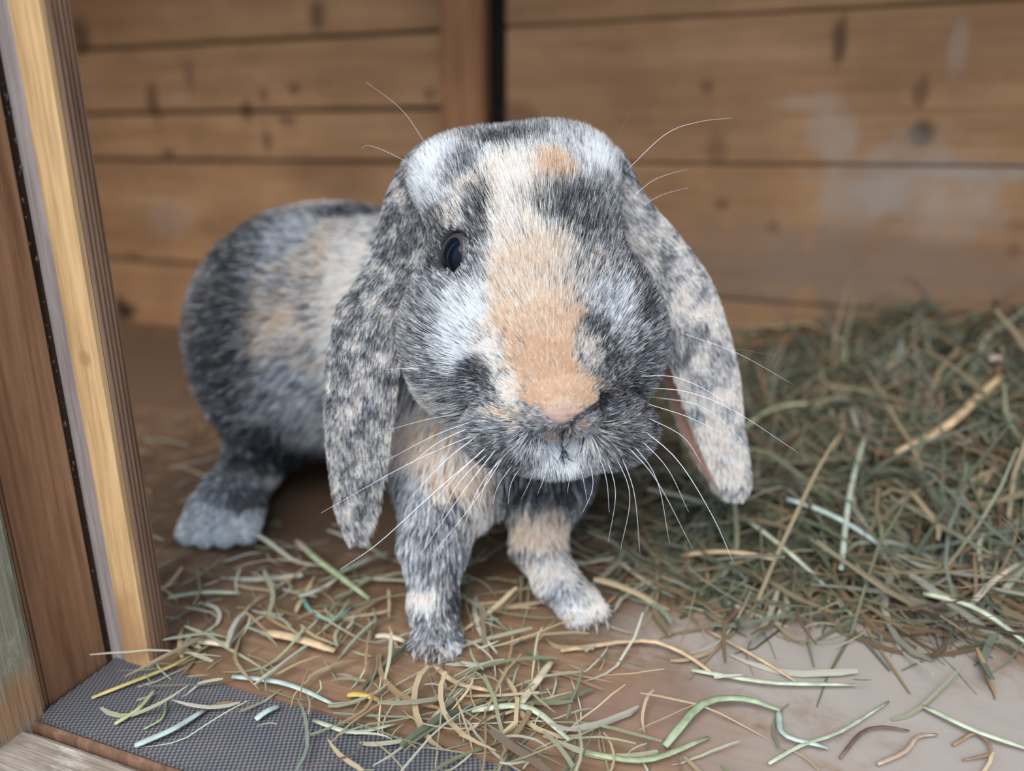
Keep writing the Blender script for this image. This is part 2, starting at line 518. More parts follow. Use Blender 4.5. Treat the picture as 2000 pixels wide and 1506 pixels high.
# body
B_.append((cone(P(1030, 560, 0.42), P(985, 640, 0.43), 0.045, 0.055), 0.03))
B_.append((cone(P(905, 640, 0.445), P(905, 830, 0.40), 0.058, 0.038), 0.03))
B_.append((cone(P(608, 645, 0.555), P(890, 640, 0.46), 0.080, 0.062), 0.03))
B_.append((ell(P(560, 690, 0.545), (0.050, 0.085, 0.070)), 0.03))
B_.append((ell(P(690, 640, 0.560), (0.085, 0.085, 0.082)), 0.03))
B_.append((cone(P(915, 820, 0.392), P(890, 930, 0.380), 0.030, 0.026), 0.02))
B_.append((cone(P(1010, 850, 0.400), P(1065, 920, 0.395), 0.032, 0.022), 0.02))
B_.append((ell(np.array([-0.20, 0.66, 0.07]), (0.022, 0.02, 0.02)), 0.01))      # tail
# forelegs
L_.append((cone(P(872, 920, 0.372), P(848, 1060, 0.350), 0.0245, 0.0150), 0.015))
L_.append((cone(P(848, 1060, 0.350), P(846, 1185, 0.335), 0.0150, 0.0110), 0.008))
L_.append((cone(P(846, 1185, 0.335), P(853, 1243, 0.3215), 0.0110, 0.0105), 0.006))
for dx in (-0.0085, -0.003, 0.0028, 0.0082):
    a = P(853, 1245, 0.3215)
    L_.append((cone(a + np.array([dx * .7, 0, 0]), np.array([a[0] + dx, a[1] - 0.008 - 0.003 * (abs(dx) < .005), 0.0052]), 0.0062, 0.0042), 0.003))
L_.append((cone(P(1060, 930, 0.392), P(1052, 1060, 0.372), 0.020, 0.0125), 0.012))
L_.append((cone(P(1052, 1060, 0.372), P(1085, 1135, 0.358), 0.0125, 0.0105), 0.008))
L_.append((cone(P(1085, 1135, 0.358), P(1125, 1172, 0.346), 0.0105, 0.0100), 0.006))
for dx in (-0.0080, -0.0028, 0.003, 0.0080):
    a = P(1125, 1172, 0.346)
    L_.append((cone(a + np.array([dx * .7, 0, 0]), np.array([a[0] + 0.006 + dx * 0.9, a[1] - 0.009 + dx * .5, 0.0055]), 0.006, 0.0042), 0.003))
# hind feet
hf = P(432, 1030, 0.425)
L_.append((cone(P(510, 880, 0.50), P(462, 975, 0.465), 0.022, 0.0135), 0.010))
L_.append((cone(np.array([-0.185, 0.52, 0.014]), np.array([hf[0], hf[1] + 0.02, 0.020]), 0.013, 0.0185), 0.01))
for dx in (-0.0175, -0.0058, 0.0058, 0.0175):
    L_.append((cone(np.array([hf[0] + dx * .8, hf[1] + 0.016, 0.0185]), np.array([hf[0] + dx, hf[1] - 0.011 + abs(dx) * .3, 0.0090]), 0.0090, 0.0068), 0.0025))
L_.append((cone(np.array([0.02, 0.53, 0.014]), np.array([0.035, 0.445, 0.012]), 0.014, 0.011), 0.01))
L_.append((cone(np.array([-0.02, 0.53, 0.06]), np.array([0.02, 0.50, 0.02]), 0.04, 0.015), 0.02))

EYE_L = P(915, 503, 0.3334)
EYE_R = mirror(EYE_L) + np.array([-0.004, 0.008, 0])
EYER = 0.0112


def pd(pr, p):
    if pr[0] == 'e':
        _, c, r, ax = pr
        q = p - c
        if ax is not None:
            q = q @ ax.T
        k0 = np.linalg.norm(q / r, axis=1)
        k1 = np.linalg.norm(q / (r * r), axis=1)
        return k0 * (k0 - 1) / np.maximum(k1, 1e-9)
    _, a, b, ra, rb = pr
    ab = b - a
    t = np.clip(((p - a) @ ab) / (ab @ ab), 0, 1)
    return np.linalg.norm(p - a - t[:, None] * ab, axis=1) - (ra + (rb - ra) * t)


def smin(a, b, k):
    h = np.maximum(k - np.abs(a - b), 0) / k
    return np.minimum(a, b) - h * h * k * 0.25


def gsdf(group, p):
    d = None
    for pr, k in prims[group]:
        e = pd(pr, p)
        d = e if d is None else smin(d, e, k)
    return d


NOSTRIL = [(P(1172, 786, 0.2905), 0.0042), (P(1036, 800, 0.2885), 0.0026)]
GROOVE = []


def smax(a, b, k):
    return -smin(-a, -b, k)


def sdf(p, parts=False):
    h, b, l = gsdf('head', p), gsdf('body', p), gsdf('leg', p)
    d = smin(smin(b, l, 0.014), h, 0.016)
    for e in (EYE_L, EYE_R):
        q = np.linalg.norm(p - e, axis=1) - (EYER + 0.0004)
        d = np.maximum(d, -q)
    for q_, r_ in NOSTRIL:
        d = smax(d, -(np.linalg.norm(p - q_, axis=1) - r_), 0.002)
    for a_, b_, r_ in GROOVE:
        d = smax(d, -pd(('c', a_, b_, r_, r_), p), 0.0025)
    return (d, h, b, l) if parts else d


def surf(px, py, y0=0.22, y1=0.75):
    Y = np.linspace(y0, y1, 400)
    d = ray(px, py)
    pts = CAMP + d[None] * (Y / d[1])[:, None]
    s = sdf(pts)
    i = np.argmax(s < 0.0005)
    if s[i] >= 0.0005:
        i = int(np.argmin(s))
    return pts[i]


_g = [surf(1098, y) for y in (832, 850, 868, 888)]
GROOVE += [(_g[i], _g[i + 1], 0.0016) for i in range(3)]


def surface_nets(fn, lo, hi, h):
    n = np.ceil((np.array(hi) - lo) / h).astype(int) + 1
    ax = [lo[i] + h * np.arange(n[i]) for i in range(3)]
    G = np.stack(np.meshgrid(*ax, indexing='ij'), -1).reshape(-1, 3)
    V = np.concatenate([fn(c) for c in np.array_split(G, 12)]).reshape(n)
    ins = V < 0
    cs = np.zeros(n - 1, int)
    acc = np.zeros((*(n - 1), 3))
    cnt = np.zeros(n - 1)
    sl = lambda o: tuple(slice(o[i], n[i] - 1 + o[i]) for i in range(3))
    for axis in range(3):
        oth = [i for i in range(3) if i != axis]
        for da in (0, 1):
            for db in (0, 1):
                o = [0, 0, 0]
                o[oth[0]], o[oth[1]] = da, db
                o2 = list(o)
                o2[axis] = 1
                a, b = V[sl(o)], V[sl(o2)]
                m = (a < 0) != (b < 0)
                t = np.where(m, a / np.where(m, a - b, 1), 0)
                for c in range(3):
                    acc[..., c] += m * (o[c] + (t if c == axis else 0))
                cnt += m
    act = cnt > 0
    idx = -np.ones(n - 1, int)
    idx[act] = np.arange(act.sum())
    ii = np.argwhere(act)
    verts = np.array(lo) + h * (ii + acc[act] / cnt[act][:, None])
    quads = []
    for axis in range(3):
        o2 = [0, 0, 0]
        o2[axis] = 1
        a = V[tuple(slice(1, n[i] - 1) if i != axis else slice(0, n[i] - 1) for i in range(3))]
        b = V[tuple(slice(1, n[i] - 1) if i != axis else slice(1, n[i]) for i in range(3))]
        u, w_ = [(1, 2), (2, 0), (0, 1)][axis]
        for flip in (0, 1):
            m = ((a < 0) & (b >= 0)) if flip == 0 else ((a >= 0) & (b < 0))
            q = np.argwhere(m)
            q = q + np.array([0 if i == axis else 1 for i in range(3)])
            if not len(q):
                continue
            du, dw = np.zeros(3, int), np.zeros(3, int)
            du[u], dw[w_] = 1, 1
            cor = [q - du - dw, q - dw, q, q - du]
            ids = np.stack([idx[tuple(c.T)] for c in cor], 1)
            quads.append(ids if flip == 0 else ids[:, ::-1])
    return verts, np.concatenate(quads)


def grad(p, e=0.0012):
    g = np.stack([sdf(p + np.eye(3)[i] * e) - sdf(p - np.eye(3)[i] * e) for i in range(3)], 1)
    return norm(g)


bv, bf = surface_nets(sdf, np.array([-0.29, 0.255, -0.006]), np.array([0.125, 0.70, 0.262]), 0.0030)

# ------------------------------------------------------------------ coat pattern
DK = np.array([0.040, 0.042, 0.050])
MD = np.array([0.28, 0.29, 0.325])
WH = np.array([0.90, 0.92, 0.95])
CR = np.array([0.86, 0.70, 0.56])
OR = np.array([0.69, 0.475, 0.32])
PK = np.array([0.70, 0.40, 0.34])
LT = np.array([0.93, 0.86, 0.805])
# class: probabilities of dark, mid, white, cream, orange, pink, light cream
CLS = {
    'G': (.44, .27, .23, .06, 0, 0, 0), 'D': (.70, .16, .09, .05, 0, 0, 0), 'W': (.02, .08, .82, 0, 0, 0, .08), 'C': (.02, .02, .10, .46, .10, 0, .30),
    'O': (.01, .02, .02, .22, .75, 0, 0), 'P': (0, 0, .1, .2, .2, .5, 0), 'L': (.01, .03, .28, .09, .02, 0, .57), 'B': (.14, .38, .46, 0, 0, 0, .02),
    'X': (.30, .12, .18, .22, .06, 0, .12), 'K': (.82, .14, .03, 0, .01, 0, 0), 'Z': (.74, .08, .02, .04, .12, 0, 0),
}
PAL = np.stack([DK, MD, WH, CR, OR, PK, LT])
CN = list(CLS)
CP = np.array([CLS[k] for k in CN])

patches = []


def patch(px, py, rx, ry, cls, soft=0.35, at=None, deep=1.0):
    c = surf(px, py) if at is None else at
    zc = (c - CAMP) @ np.array([0, _cp, -_sp])
    k = zc / FPX
    patches.append((c, rx * k, ry * k, max(rx, ry) * k * 1.3 * deep, CN.index(cls), soft))


# face, painted from the large to the small
for a in [
    (1010, 330, 260, 90, 'B'), (1010, 262, 240, 45, 'G'), (1000, 395, 150, 95, 'L'), (1025, 500, 115, 130, 'L'), (1050, 600, 130, 130, 'C'),
    (1060, 640, 115, 105, 'O', .8), (1065, 720, 95, 75, 'O', .6), (1035, 555, 75, 80, 'C', .8), (850, 355, 65, 70, 'W', .6), (1150, 300, 90, 55, 'B'), (1180, 340, 55, 50, 'W', .7),
    (905, 345, 40, 40, 'G', .7), (985, 288, 60, 24, 'D', .5), (1092, 350, 48, 42, 'C', .4), (1092, 352, 34, 32, 'O', .8),
    (1125, 420, 72, 50, 'D', .6), (1165, 465, 55, 55, 'D', .7), (1195, 420, 35, 75, 'G'), (1180, 530, 52, 60, 'G', .7), (1150, 560, 60, 50, 'X', .7), (1190, 600, 60, 50, 'B', .6),
    (935, 415, 36, 60, 'X', .6), (925, 470, 36, 62, 'G', .6), (945, 440, 22, 45, 'D', .7), (930, 540, 30, 40, 'G', .6), (870, 435, 40, 22, 'X', .4),
    (850, 600, 80, 70, 'G'), (835, 700, 70, 80, 'G'), (905, 655, 42, 85, 'W', .6), (935, 610, 28, 50, 'W', .7), (960, 700, 32, 45, 'L', .7),
    (1245, 620, 35, 75, 'W', .7), (1215, 640, 45, 40, 'B', .7), (1160, 655, 36, 30, 'D', .5), (1185, 715, 52, 45, 'D', .6), (1245, 700, 50, 50, 'G'), (1245, 790, 70, 75, 'D', .6), (1190, 770, 36, 26, 'K', .5), (1205, 850, 70, 55, 'D', .7),
    (942, 735, 36, 30, 'D', .5), (940, 790, 40, 30, 'G', .5), (1000, 770, 50, 38, 'L', .5), (1000, 830, 45, 34, 'C', .7), (890, 790, 50, 55, 'G'),
    (960, 865, 85, 42, 'G'), (1000, 880, 60, 26, 'D', .6), (1050, 850, 42, 30, 'G', .7), (1100, 862, 62, 46, 'W', .6), (1086, 850, 9, 24, 'P', .9), (1112, 852, 9, 24, 'P', .9), (1140, 838, 34, 26, 'X', .8),
    (1090, 765, 88, 40, 'O', .4), (1062, 782, 50, 22, 'O', .4), (1132, 782, 48, 20, 'O', .4), (1098, 812, 40, 16, 'P', .6),
    (1150, 700, 28, 34, 'X', .6), (850, 470, 26, 45, 'D', .5), (852, 520, 22, 40, 'K', .5), (845, 560, 40, 30, 'G', .6), (820, 430, 30, 60, 'D', .7), (1228, 480, 26, 110, 'D', .5), (1255, 580, 26, 80, 'D', .6),
]:
    patch(*a)
# dark seams beside the nose and down the lip
for k in np.linspace(0, 1, 9):
    patch(1176 - 70 * k, 788 + 42 * k, 11 - 5 * k, 7 - 2 * k, 'K', .3)
    patch(1022 + 68 * k, 790 + 40 * k, 7, 4, 'G', .3)
for k in np.linspace(0, 1, 7):
    patch(1098, 834 + 52 * k, 6, 8, 'K', .3)
for c_, r_ in NOSTRIL[:1]:
    patch(0, 0, 21, 21, 'K', .1, at=c_)
# trunk
for a in [
    (600, 640, 330, 320, 'G'), (630, 610, 160, 260, 'L', .6), (570, 640, 90, 180, 'C', .6), (640, 520, 60, 120, 'C', .8), (700, 560, 60, 190, 'L', .6), (580, 470, 60, 60, 'B', .6), (570, 560, 34, 50, 'X', .8), (625, 560, 26, 120, 'X', .9),
    (560, 650, 60, 40, 'C', .7), (590, 770, 90, 110, 'B', .6), (610, 830, 60, 70, 'W', .8), (520, 800, 60, 60, 'B', .7),
    (640, 400, 70, 25, 'L', .5), (700, 425, 62, 26, 'D', .5), (720, 500, 40, 70, 'L', .5),
    (440, 640, 75, 260, 'Z', .7), (460, 480, 70, 80, 'Z', .7), (400, 700, 50, 200, 'Z', .9), (470, 840, 110, 60, 'D', .6), (540, 900, 110, 45, 'K', .6), (430, 740, 30, 80, 'K', .7), (400, 900, 40, 40, 'G', .6),
    (600, 940, 90, 22, 'D'), (520, 935, 60, 14, 'L', .6),
    (850, 830, 130, 95, 'L', .5), (840, 850, 70, 60, 'C', .7), (900, 930, 130, 70, 'L', .5), (900, 930, 100, 44, 'C', .7), (870, 1000, 130, 46, 'G', .6), (800, 960, 45, 60, 'B', .6), (950, 990, 40, 50, 'L', .7),
    (850, 1100, 110, 60, 'B', .5), (880, 1110, 45, 40, 'G', .6), (835, 1160, 60, 26, 'L', .6), (850, 1210, 100, 60, 'B', .5), (885, 1190, 40, 50, 'D', .7), (810, 1200, 36, 55, 'B', .8), (815, 1165, 40, 18, 'L', .9), (850, 1265, 80, 40, 'X', .7), (850, 1235, 70, 30, 'G', .9), (888, 1272, 26, 18, 'W', .4),
    (1060, 930, 110, 60, 'D', .5), (1050, 1030, 80, 55, 'C', .5), (1060, 1080, 60, 15, 'D', .6), (1070, 1120, 70, 45, 'L', .5), (1130, 1175, 75, 45, 'L', .4), (1100, 1160, 40, 26, 'B', .7),
    (430, 1040, 140, 90, 'B', .6), (430, 1070, 120, 60, 'W', 1.0), (455, 950, 70, 30, 'G', .5), (480, 975, 40, 22, 'D', .5),
]:
    patch(*a)
print('patches', len(patches), 'body verts', len(bv))


def classify(p, jitter):
    n = len(p)
    cls = np.full(n, CN.index('G'))
    nz = (fnoise(p, 110.0) - 0.5) * 1.3 + (vnoise(p, 380.0, 5.0) - 0.5) * 0.55
    R = np.array([1.0, 0, 0])
    U = np.array([0, _sp, _cp])
    F = np.array([0, _cp, -_sp])
    pr, pu, pf = p @ R, p @ U, p @ F
    for (c, rx, ry, rz, k, soft) in patches:
        q = np.sqrt(((pr - c @ R) / rx) ** 2 + ((pu - c @ U) / ry) ** 2 + ((pf - c @ F) / rz) ** 2)
        hit = q + nz * 0.55 + (jitter - 0.5) * soft * 1.6 < 1.0
        cls[hit] = k
    return cls


def pick_colour(cls, p, u):
    pr = CP[cls]
    cum = np.cumsum(pr, 1)
    ix = (u[:, None] > cum).sum(1).clip(0, 6)
    return PAL[ix], ix


def hair_object(name, parent, roots, nrm, flow, L, rad, col, ix, mat, lift=0.45, seg=5, clump=0.30, cell=0.0019, jit=0.20, droop=0.0, pale_tips=0.3):
    n = len(roots)
    fl_ = flow + rng.normal(0, jit, (n, 3))
    fl_ = norm(fl_ - (fl_ * nrm).sum(1, keepdims=True) * nrm)
    s = np.linspace(0, 1, seg)
    pts = np.zeros((n, seg, 3))
    pos = roots - nrm * 0.0006
    pts[:, 0] = pos
    lf = lift * (0.7 + 0.6 * rng.random(n))[:, None]
    for k in range(1, seg):
        tt = (k - 0.5) / (seg - 1)
        d = norm(nrm * (lf * (1.5 - 1.15 * tt)) + fl_ + np.array([0, 0, -droop * tt]))
        pos = pos + d * (L / (seg - 1))[:, None]
        pts[:, k] = pos
    # tufts: tips lean towards their neighbours
    key = np.floor(roots / cell + rng.normal(0, .15, (n, 3))).astype(np.int64)
    hsh = key[:, 0] * 73856093 ^ key[:, 1] * 19349663 ^ key[:, 2] * 83492791
    _, inv = np.unique(hsh, return_inverse=True)
    cnt = np.bincount(inv)
    tip = pts[:, -1]
    mean = np.stack([np.bincount(inv, tip[:, i]) / cnt for i in range(3)], 1)[inv]
    dlt = (mean - tip) * clump
    for k in range(1, seg):
        pts[:, k] += dlt * (s[k] ** 1.5)
    pts[..., 2] = np.maximum(pts[..., 2], 0.0006)
    cu = bpy.data.hair_curves.new(name)
    cu.add_curves([seg] * n)
    cu.attributes['position'].data.foreach_set('vector', pts.astype(np.float32).ravel()) if 'position' in cu.attributes else None
    ra = cu.attributes.get('radius') or cu.attributes.new('radius', 'FLOAT', 'POINT')
    prof = np.interp(s, [0, .5, 1], [1, .9, .22])
    ra.data.foreach_set('value', (rad[:, None] * prof[None]).astype(np.float32).ravel())
    ca = cu.attributes.new('tint', 'FLOAT_COLOR', 'POINT')
    shade = (0.86 + 0.28 * rng.random(n))[:, None, None]
    cc = np.repeat(col[:, None, :], seg, 1) * shade
    # agouti tips: dark hairs fade to pale tips now and then
    pale = ((ix <= 1) & (rng.random(n) < pale_tips))[:, None, None]
    f = np.interp(s, [0, .55, 1], [0, 0, .75])[None, :, None]
    cc = np.where(pale, cc * (1 - f) + np.array([.62, .60, .58]) * f, cc)
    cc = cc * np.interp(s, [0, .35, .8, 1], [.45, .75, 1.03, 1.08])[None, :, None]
    cc = np.clip(cc, 0, 0.94)
    ca.data.foreach_set('color', np.concatenate([cc, np.ones((n, seg, 1))], 2).astype(np.float32).ravel())
    cu.materials.append(mat)
    o = bpy.data.objects.new(name, cu)
    COL.objects.link(o)
    o.parent = parent
    o['kind'] = 'stuff'
    return o


def hair_mat(name):
    m, nt, b = new_mat(name)
    a = nd(nt, 'ShaderNodeAttribute', attribute_name='tint')
    nt.links.new(a.outputs['Color'], b.inputs['Base Color'])
    b.inputs['Roughness'].default_value = 0.45
    b.inputs['Specular IOR Level'].default_value = 0.35
    tr = nd(nt, 'ShaderNodeBsdfTranslucent')
    nt.links.new(a.outputs['Color'], tr.inputs['Color'])
    mx = nd(nt, 'ShaderNodeMixShader')
    mx.inputs[0].default_value = 0.35
    nt.links.new(b.outputs[0], mx.inputs[1])
    nt.links.new(tr.outputs[0], mx.inputs[2])
    nt.links.new(mx.outputs[0], nt.nodes['Material Output'].inputs['Surface'])
    return m


M_fur = hair_mat('rabbit_fur')
M_skin = attr_mat('rabbit_skin', 0.9, 0.1)


def sample(verts, tris, n, wgt):
    a, b, c = verts[tris[:, 0]], verts[tris[:, 1]], verts[tris[:, 2]]
    area = np.linalg.norm(np.cross(b - a, c - a), axis=1) / 2 * wgt
    cum = np.cumsum(area)
    t = np.searchsorted(cum, rng.random(n) * cum[-1]).clip(0, len(tris) - 1)
    u, v_ = rng.random(n), rng.random(n)
    fl2 = u + v_ > 1
    u[fl2], v_[fl2] = 1 - u[fl2], 1 - v_[fl2]
    return a[t] + (b[t] - a[t]) * u[:, None] + (c[t] - a[t]) * v_[:, None], t


def tint_mesh(me, col):
    ca = me.color_attributes.new('tint', 'FLOAT_COLOR', 'POINT')
    ca.data.foreach_set('color', np.concatenate([col, np.ones((len(col), 1))], 1).astype(np.float32).ravel())


rabbit = tag(empty('rabbit', (-0.03, 0.36, 0.0)), 'grey, cream and white lop-eared rabbit standing in the hutch doorway', 'rabbit')
bpy.context.view_layer.update()
RINV = rabbit.matrix_world.inverted()


def rpart(o, parent=rabbit):
    o.parent = parent
    if parent is rabbit:
        o.matrix_parent_inverse = RINV
    return o


me = pymesh('body', bv, [tuple(map(int, q)) for q in bf])
body = rpart(link('body', me, M_skin, None, True))
bc = classify(bv, np.full(len(bv), .5))
base_mean = CP @ PAL
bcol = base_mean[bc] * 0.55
for e in (EYE_L, EYE_R):
    bcol[np.linalg.norm(bv - e, axis=1) < EYER + 0.0045] = (0.035, 0.032, 0.034)
for e, r_ in NOSTRIL:
    bcol[np.linalg.norm(bv - e, axis=1) < r_ + 0.0025] = (0.05, 0.035, 0.03)
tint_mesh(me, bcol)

# fur on body
tris = np.concatenate([bf[:, [0, 1, 2]], bf[:, [0, 2, 3]]])
cent = bv[tris].mean(1)
_, hd, bd, ld = sdf(cent, True)
wh = np.exp(-np.maximum(hd, 0) / 0.006)
isH = (hd < bd + 0.004) & (hd < ld + 0.002)
wgt = np.where(isH, 1.0, 0.24)
tn = norm(np.cross(bv[tris[:, 1]] - bv[tris[:, 0]], bv[tris[:, 2]] - bv[tris[:, 0]]))
dnose = np.linalg.norm(cent - NOSE, axis=1)
wgt = wgt * np.interp(dnose, [.022, .05], [3.4, 1.0])
facing = (tn * norm(CAMP - cent)).sum(1)
wgt = wgt * np.where(facing < -0.35, 0.45, 1.0)
roots, ti = sample(bv, tris, 450000, wgt)
ok = roots[:, 2] > 0.001
for e in (EYE_L, EYE_R):
    ok &= np.linalg.norm(roots - e, axis=1) > EYER + 0.0015
roots = roots[ok]
nr = grad(roots)


def eye_frame(sgn):
    out = norm(HR * sgn * 0.86 + np.array([0, -0.50, 0.06]))
    up = norm(np.array([0, 0.25, 1.0]) - (np.array([0, 0.25, 1.0]) @ out) * out)
    sd = np.cross(up, out)
    if sd[1] > 0:
        sd = -sd
    return out, up, sd


def aperture(d, fr):
    out, up, sd = fr
    q = np.sqrt(((d @ sd) / 0.66) ** 2 + ((d @ up - 0.10 * (d @ sd)) / 0.80) ** 2)
    return np.where(d @ out > 0, q, 9.0)


for e, sgn in ((EYE_L, -1), (EYE_R, 1)):
    fr = eye_frame(sgn)
    d_ = norm(rng.normal(0, 1, (9000, 3)))
    d_ = d_[(d_ @ fr[0] > -0.1) & (aperture(d_, fr) > 1.14)]
    roots = np.concatenate([roots, e + d_ * EYER * 1.05])
    nr = np.concatenate([nr, d_])
_, hd, bd, ld = sdf(roots, True)
W = np.stack([np.exp(-(d - np.minimum(np.minimum(hd, bd), ld)) / 0.006) for d in (hd, bd, ld)], 1)
W /= W.sum(1, keepdims=True)
fh = norm(roots - (NOSE + np.array([0, -0.004, -0.004])))
fb = np.tile(norm(np.array([-0.60, 0.70, -0.45])), (len(roots), 1))
chest = np.clip((0.43 - roots[:, 1]) / 0.05, 0, 1)[:, None]
fb = norm(fb * (1 - chest) + np.array([0, 0.1, -1.0]) * chest)
fleg = np.tile(np.array([0, -0.25, -1.0]), (len(roots), 1))
flow = W[:, :1] * fh + W[:, 1:2] * fb + W[:, 2:] * fleg
flow += (np.stack([fnoise(roots, 55.0, o_) for o_ in (0., 31., 67.)], 1) - 0.5) * (0.9 - 0.45 * W[:, :1])
flow = norm(flow - (flow * nr).sum(1, keepdims=True) * nr)
dn = np.linalg.norm(roots - NOSE, axis=1)
Lh = np.interp(dn, [0.004, 0.012, 0.03, 0.07, 0.12], [0.0020, 0.0030, 0.0042, 0.0070, 0.0095])
# cheeks and chin carry longer hair
below = np.clip((NOSE[2] - 0.001 - roots[:, 2]) / 0.010, 0, 1)
Lh = Lh + below * 0.003 + np.clip((roots[:, 2] - 0.218) / 0.015, 0, 1) * 0.001
Lb = np.full(len(roots), 0.0145)
Ll = np.interp(roots[:, 2], [0.0, 0.03, 0.09], [0.0035, 0.0065, 0.010])
L = (W * np.stack([Lh, Lb, Ll], 1)).sum(1) * (0.75 + 0.5 * rng.random(len(roots)))
for e in (EYE_L, EYE_R):
    L = L * np.interp(np.linalg.norm(roots - e, axis=1), [EYER + .002, EYER + .013], [0.38, 1.0])
rad = (W * np.array([[0.000085, 0.00022, 0.00017]])).sum(1) * (0.8 + .4 * rng.random(len(roots)))
cls = classify(roots, rng.random(len(roots)))
# tuft-level choice keeps streaks of one colour together
tuft = vnoise(roots, 480.0, 17.0) * 0.5 + vnoise(roots, 1000.0, 2.0) * 0.5
tuft = np.clip((tuft - 0.5) * 1.9 + 0.5, 0, 1)
u = np.clip(tuft * 0.45 + rng.random(len(roots)) * 0.7 - 0.08, 0.0, 0.999)
perm = u
colr, ix = pick_colour(cls, roots, perm)
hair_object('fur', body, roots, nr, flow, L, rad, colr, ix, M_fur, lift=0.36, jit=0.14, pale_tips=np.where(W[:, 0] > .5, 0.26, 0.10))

# ------------------------------------------------------------------ ears
M_ear = attr_mat('ear_skin', 0.8, 0.15)


def ear(stations, depth, th, cream, seed, grey_light):
    ss = np.array(stations, float)
    # resample the stations smoothly
    m = 40
    tt = np.linspace(0, len(ss) - 1, m)
    i0 = np.clip(np.floor(tt).astype(int), 0, len(ss) - 2)
    f = tt - i0
    g = lambda i: ss[np.clip(i, 0, len(ss) - 1)]
    p0, p1, p2, p3 = g(i0 - 1), g(i0), g(i0 + 1), g(i0 + 2)
    f = f[:, None]
    S = 0.5 * (2 * p1 + (p2 - p0) * f + (2 * p0 - 5 * p1 + 4 * p2 - p3) * f ** 2 + (3 * p1 - p0 - 3 * p2 + p3) * f ** 3)
    k = 17
    th_ = np.linspace(0, math.pi, k)
    mid = np.zeros((m, k, 3))
    for i in range(m):
        y, Y, aF, aO, aB = S[i]
        tip = aF + (aB - aF) * (1 - np.cos(th_)) / 2
        a = tip + (aO - tip) * np.sin(th_) ** 0.75
        dp = depth * min(1.0, abs(aF - aO) / 110.0)
        b = dp * (1 - np.cos(th_)) / 2
        for j in range(k):
            mid[i, j] = P(a[j], y, Y + b[j])
    du = np.gradient(mid, axis=1)
    dv_ = np.gradient(mid, axis=0)
    nn_ = norm(np.cross(du, dv_))
    cen = mid.mean(1, keepdims=True)
    # outward = away from the fold's centre
    if ((mid[:, k // 2] - cen[:, 0]) * nn_[:, k // 2]).sum() < 0:
        nn_ = -nn_
    t_ = th * np.interp(np.linspace(0, 1, m), [0, .12, .85, 1], [1.2, 1, 0.8, .25])[:, None, None] * np.interp(np.sin(th_), [0, .5, 1], [.55, .9, 1])[None, :, None]
    outer, inner = mid + nn_ * t_ / 2, mid - nn_ * t_ / 2
    ring = np.concatenate([outer, inner[:, ::-1]], 1)
    K = 2 * k
    V = ring.reshape(-1, 3)
    Q = []
    isout = []
    for i in range(m - 1):
        for j in range(K):
            a, b = i * K + j, i * K + (j + 1) % K
            Q.append((a, b, b + K, a + K))
            isout.append(j < k - 1)
    V = np.concatenate([V, ring[0].mean(0)[None], ring[-1].mean(0)[None]])
    n0 = len(V) - 2
    caps = [(n0, (j + 1) % K, j) for j in range(K)] + [(n0 + 1, (m - 1) * K + j, (m - 1) * K + (j + 1) % K) for j in range(K)]
    Q = np.array(Q)
    ct = V[Q].mean(1)
    no = norm(np.cross(V[Q[:, 1]] - V[Q[:, 0]], V[Q[:, 2]] - V[Q[:, 0]]))
    ref = nn_[:-1, :-1].reshape(-1, 3)
    o_ix = np.array(isout)
    if (no[o_ix] * ref).sum() < 0:
        Q = Q[:, ::-1]
        caps = [c[::-1] for c in caps]
        no = -no
    me = pymesh('ear', V, [tuple(map(int, q)) for q in Q] + [tuple(c) for c in caps])
    o = rpart(link('ear', me, M_ear, None, True))
    outv = np.concatenate([np.tile(np.arange(K) < k, m), [True, True]])
    tint_mesh(me, np.where(outv[:, None], np.array([.26, .24, .23]), np.array([.52, .30, .235])))
    # fur
    tr = np.concatenate([Q[:, [0, 1, 2]], Q[:, [0, 2, 3]]])
    oi = np.concatenate([o_ix, o_ix])
    r, ti = sample(V, tr, 80000, np.where(oi, 1.0, 0.10))
    nrm_ = np.concatenate([no, no])[ti]
    ax = norm(np.gradient(mid[:, k // 2], axis=0))
    row = (tr[ti, 0] // K).clip(0, m - 1)
    fl_ = ax[row] + rng.normal(0, .1, (len(r), 3))
    inside = ~oi[ti]
    jt = rng.random(len(r))
    nz = fnoise(r, 120.0 if grey_light else 200.0, seed)
    prog = row / m
    q = (nz - 0.5) * 2.2 + 0.5 + (jt - .5) * (0.9 if grey_light else 1.2) + cream(prog)
    cl = np.where(q > (0.72 if grey_light else 1.0), CN.index('L'), np.where(q > (0.55 if grey_light else 0.66), CN.index('X'), CN.index('G')))
    cl = np.where(q < 0.10, CN.index('D'), cl)
    if grey_light:
        cl = np.where(q <= 0.50, CN.index('B'), cl)
        cl = np.where(q < 0.16, CN.index('D'), cl)
    uu = np.clip(vnoise(r, 420.0, 3.0) * 0.4 + rng.random(len(r)) * 0.62, 0, .999)
    c_, ix_ = pick_colour(cl, r, uu)
    c_ = np.where(inside[:, None], np.array([.72, .52, .44]), c_)
    Ls = np.where(inside, 0.003, 0.0052) * (0.7 + .6 * rng.random(len(r)))
    hair_object('fur', o, r, nrm_, fl_, Ls, np.full(len(r), 0.000092), c_, np.where(inside, 6, ix_), M_fur, lift=0.30, clump=0.45, cell=0.0022, jit=0.15)
    FURS.append(o)
    return o


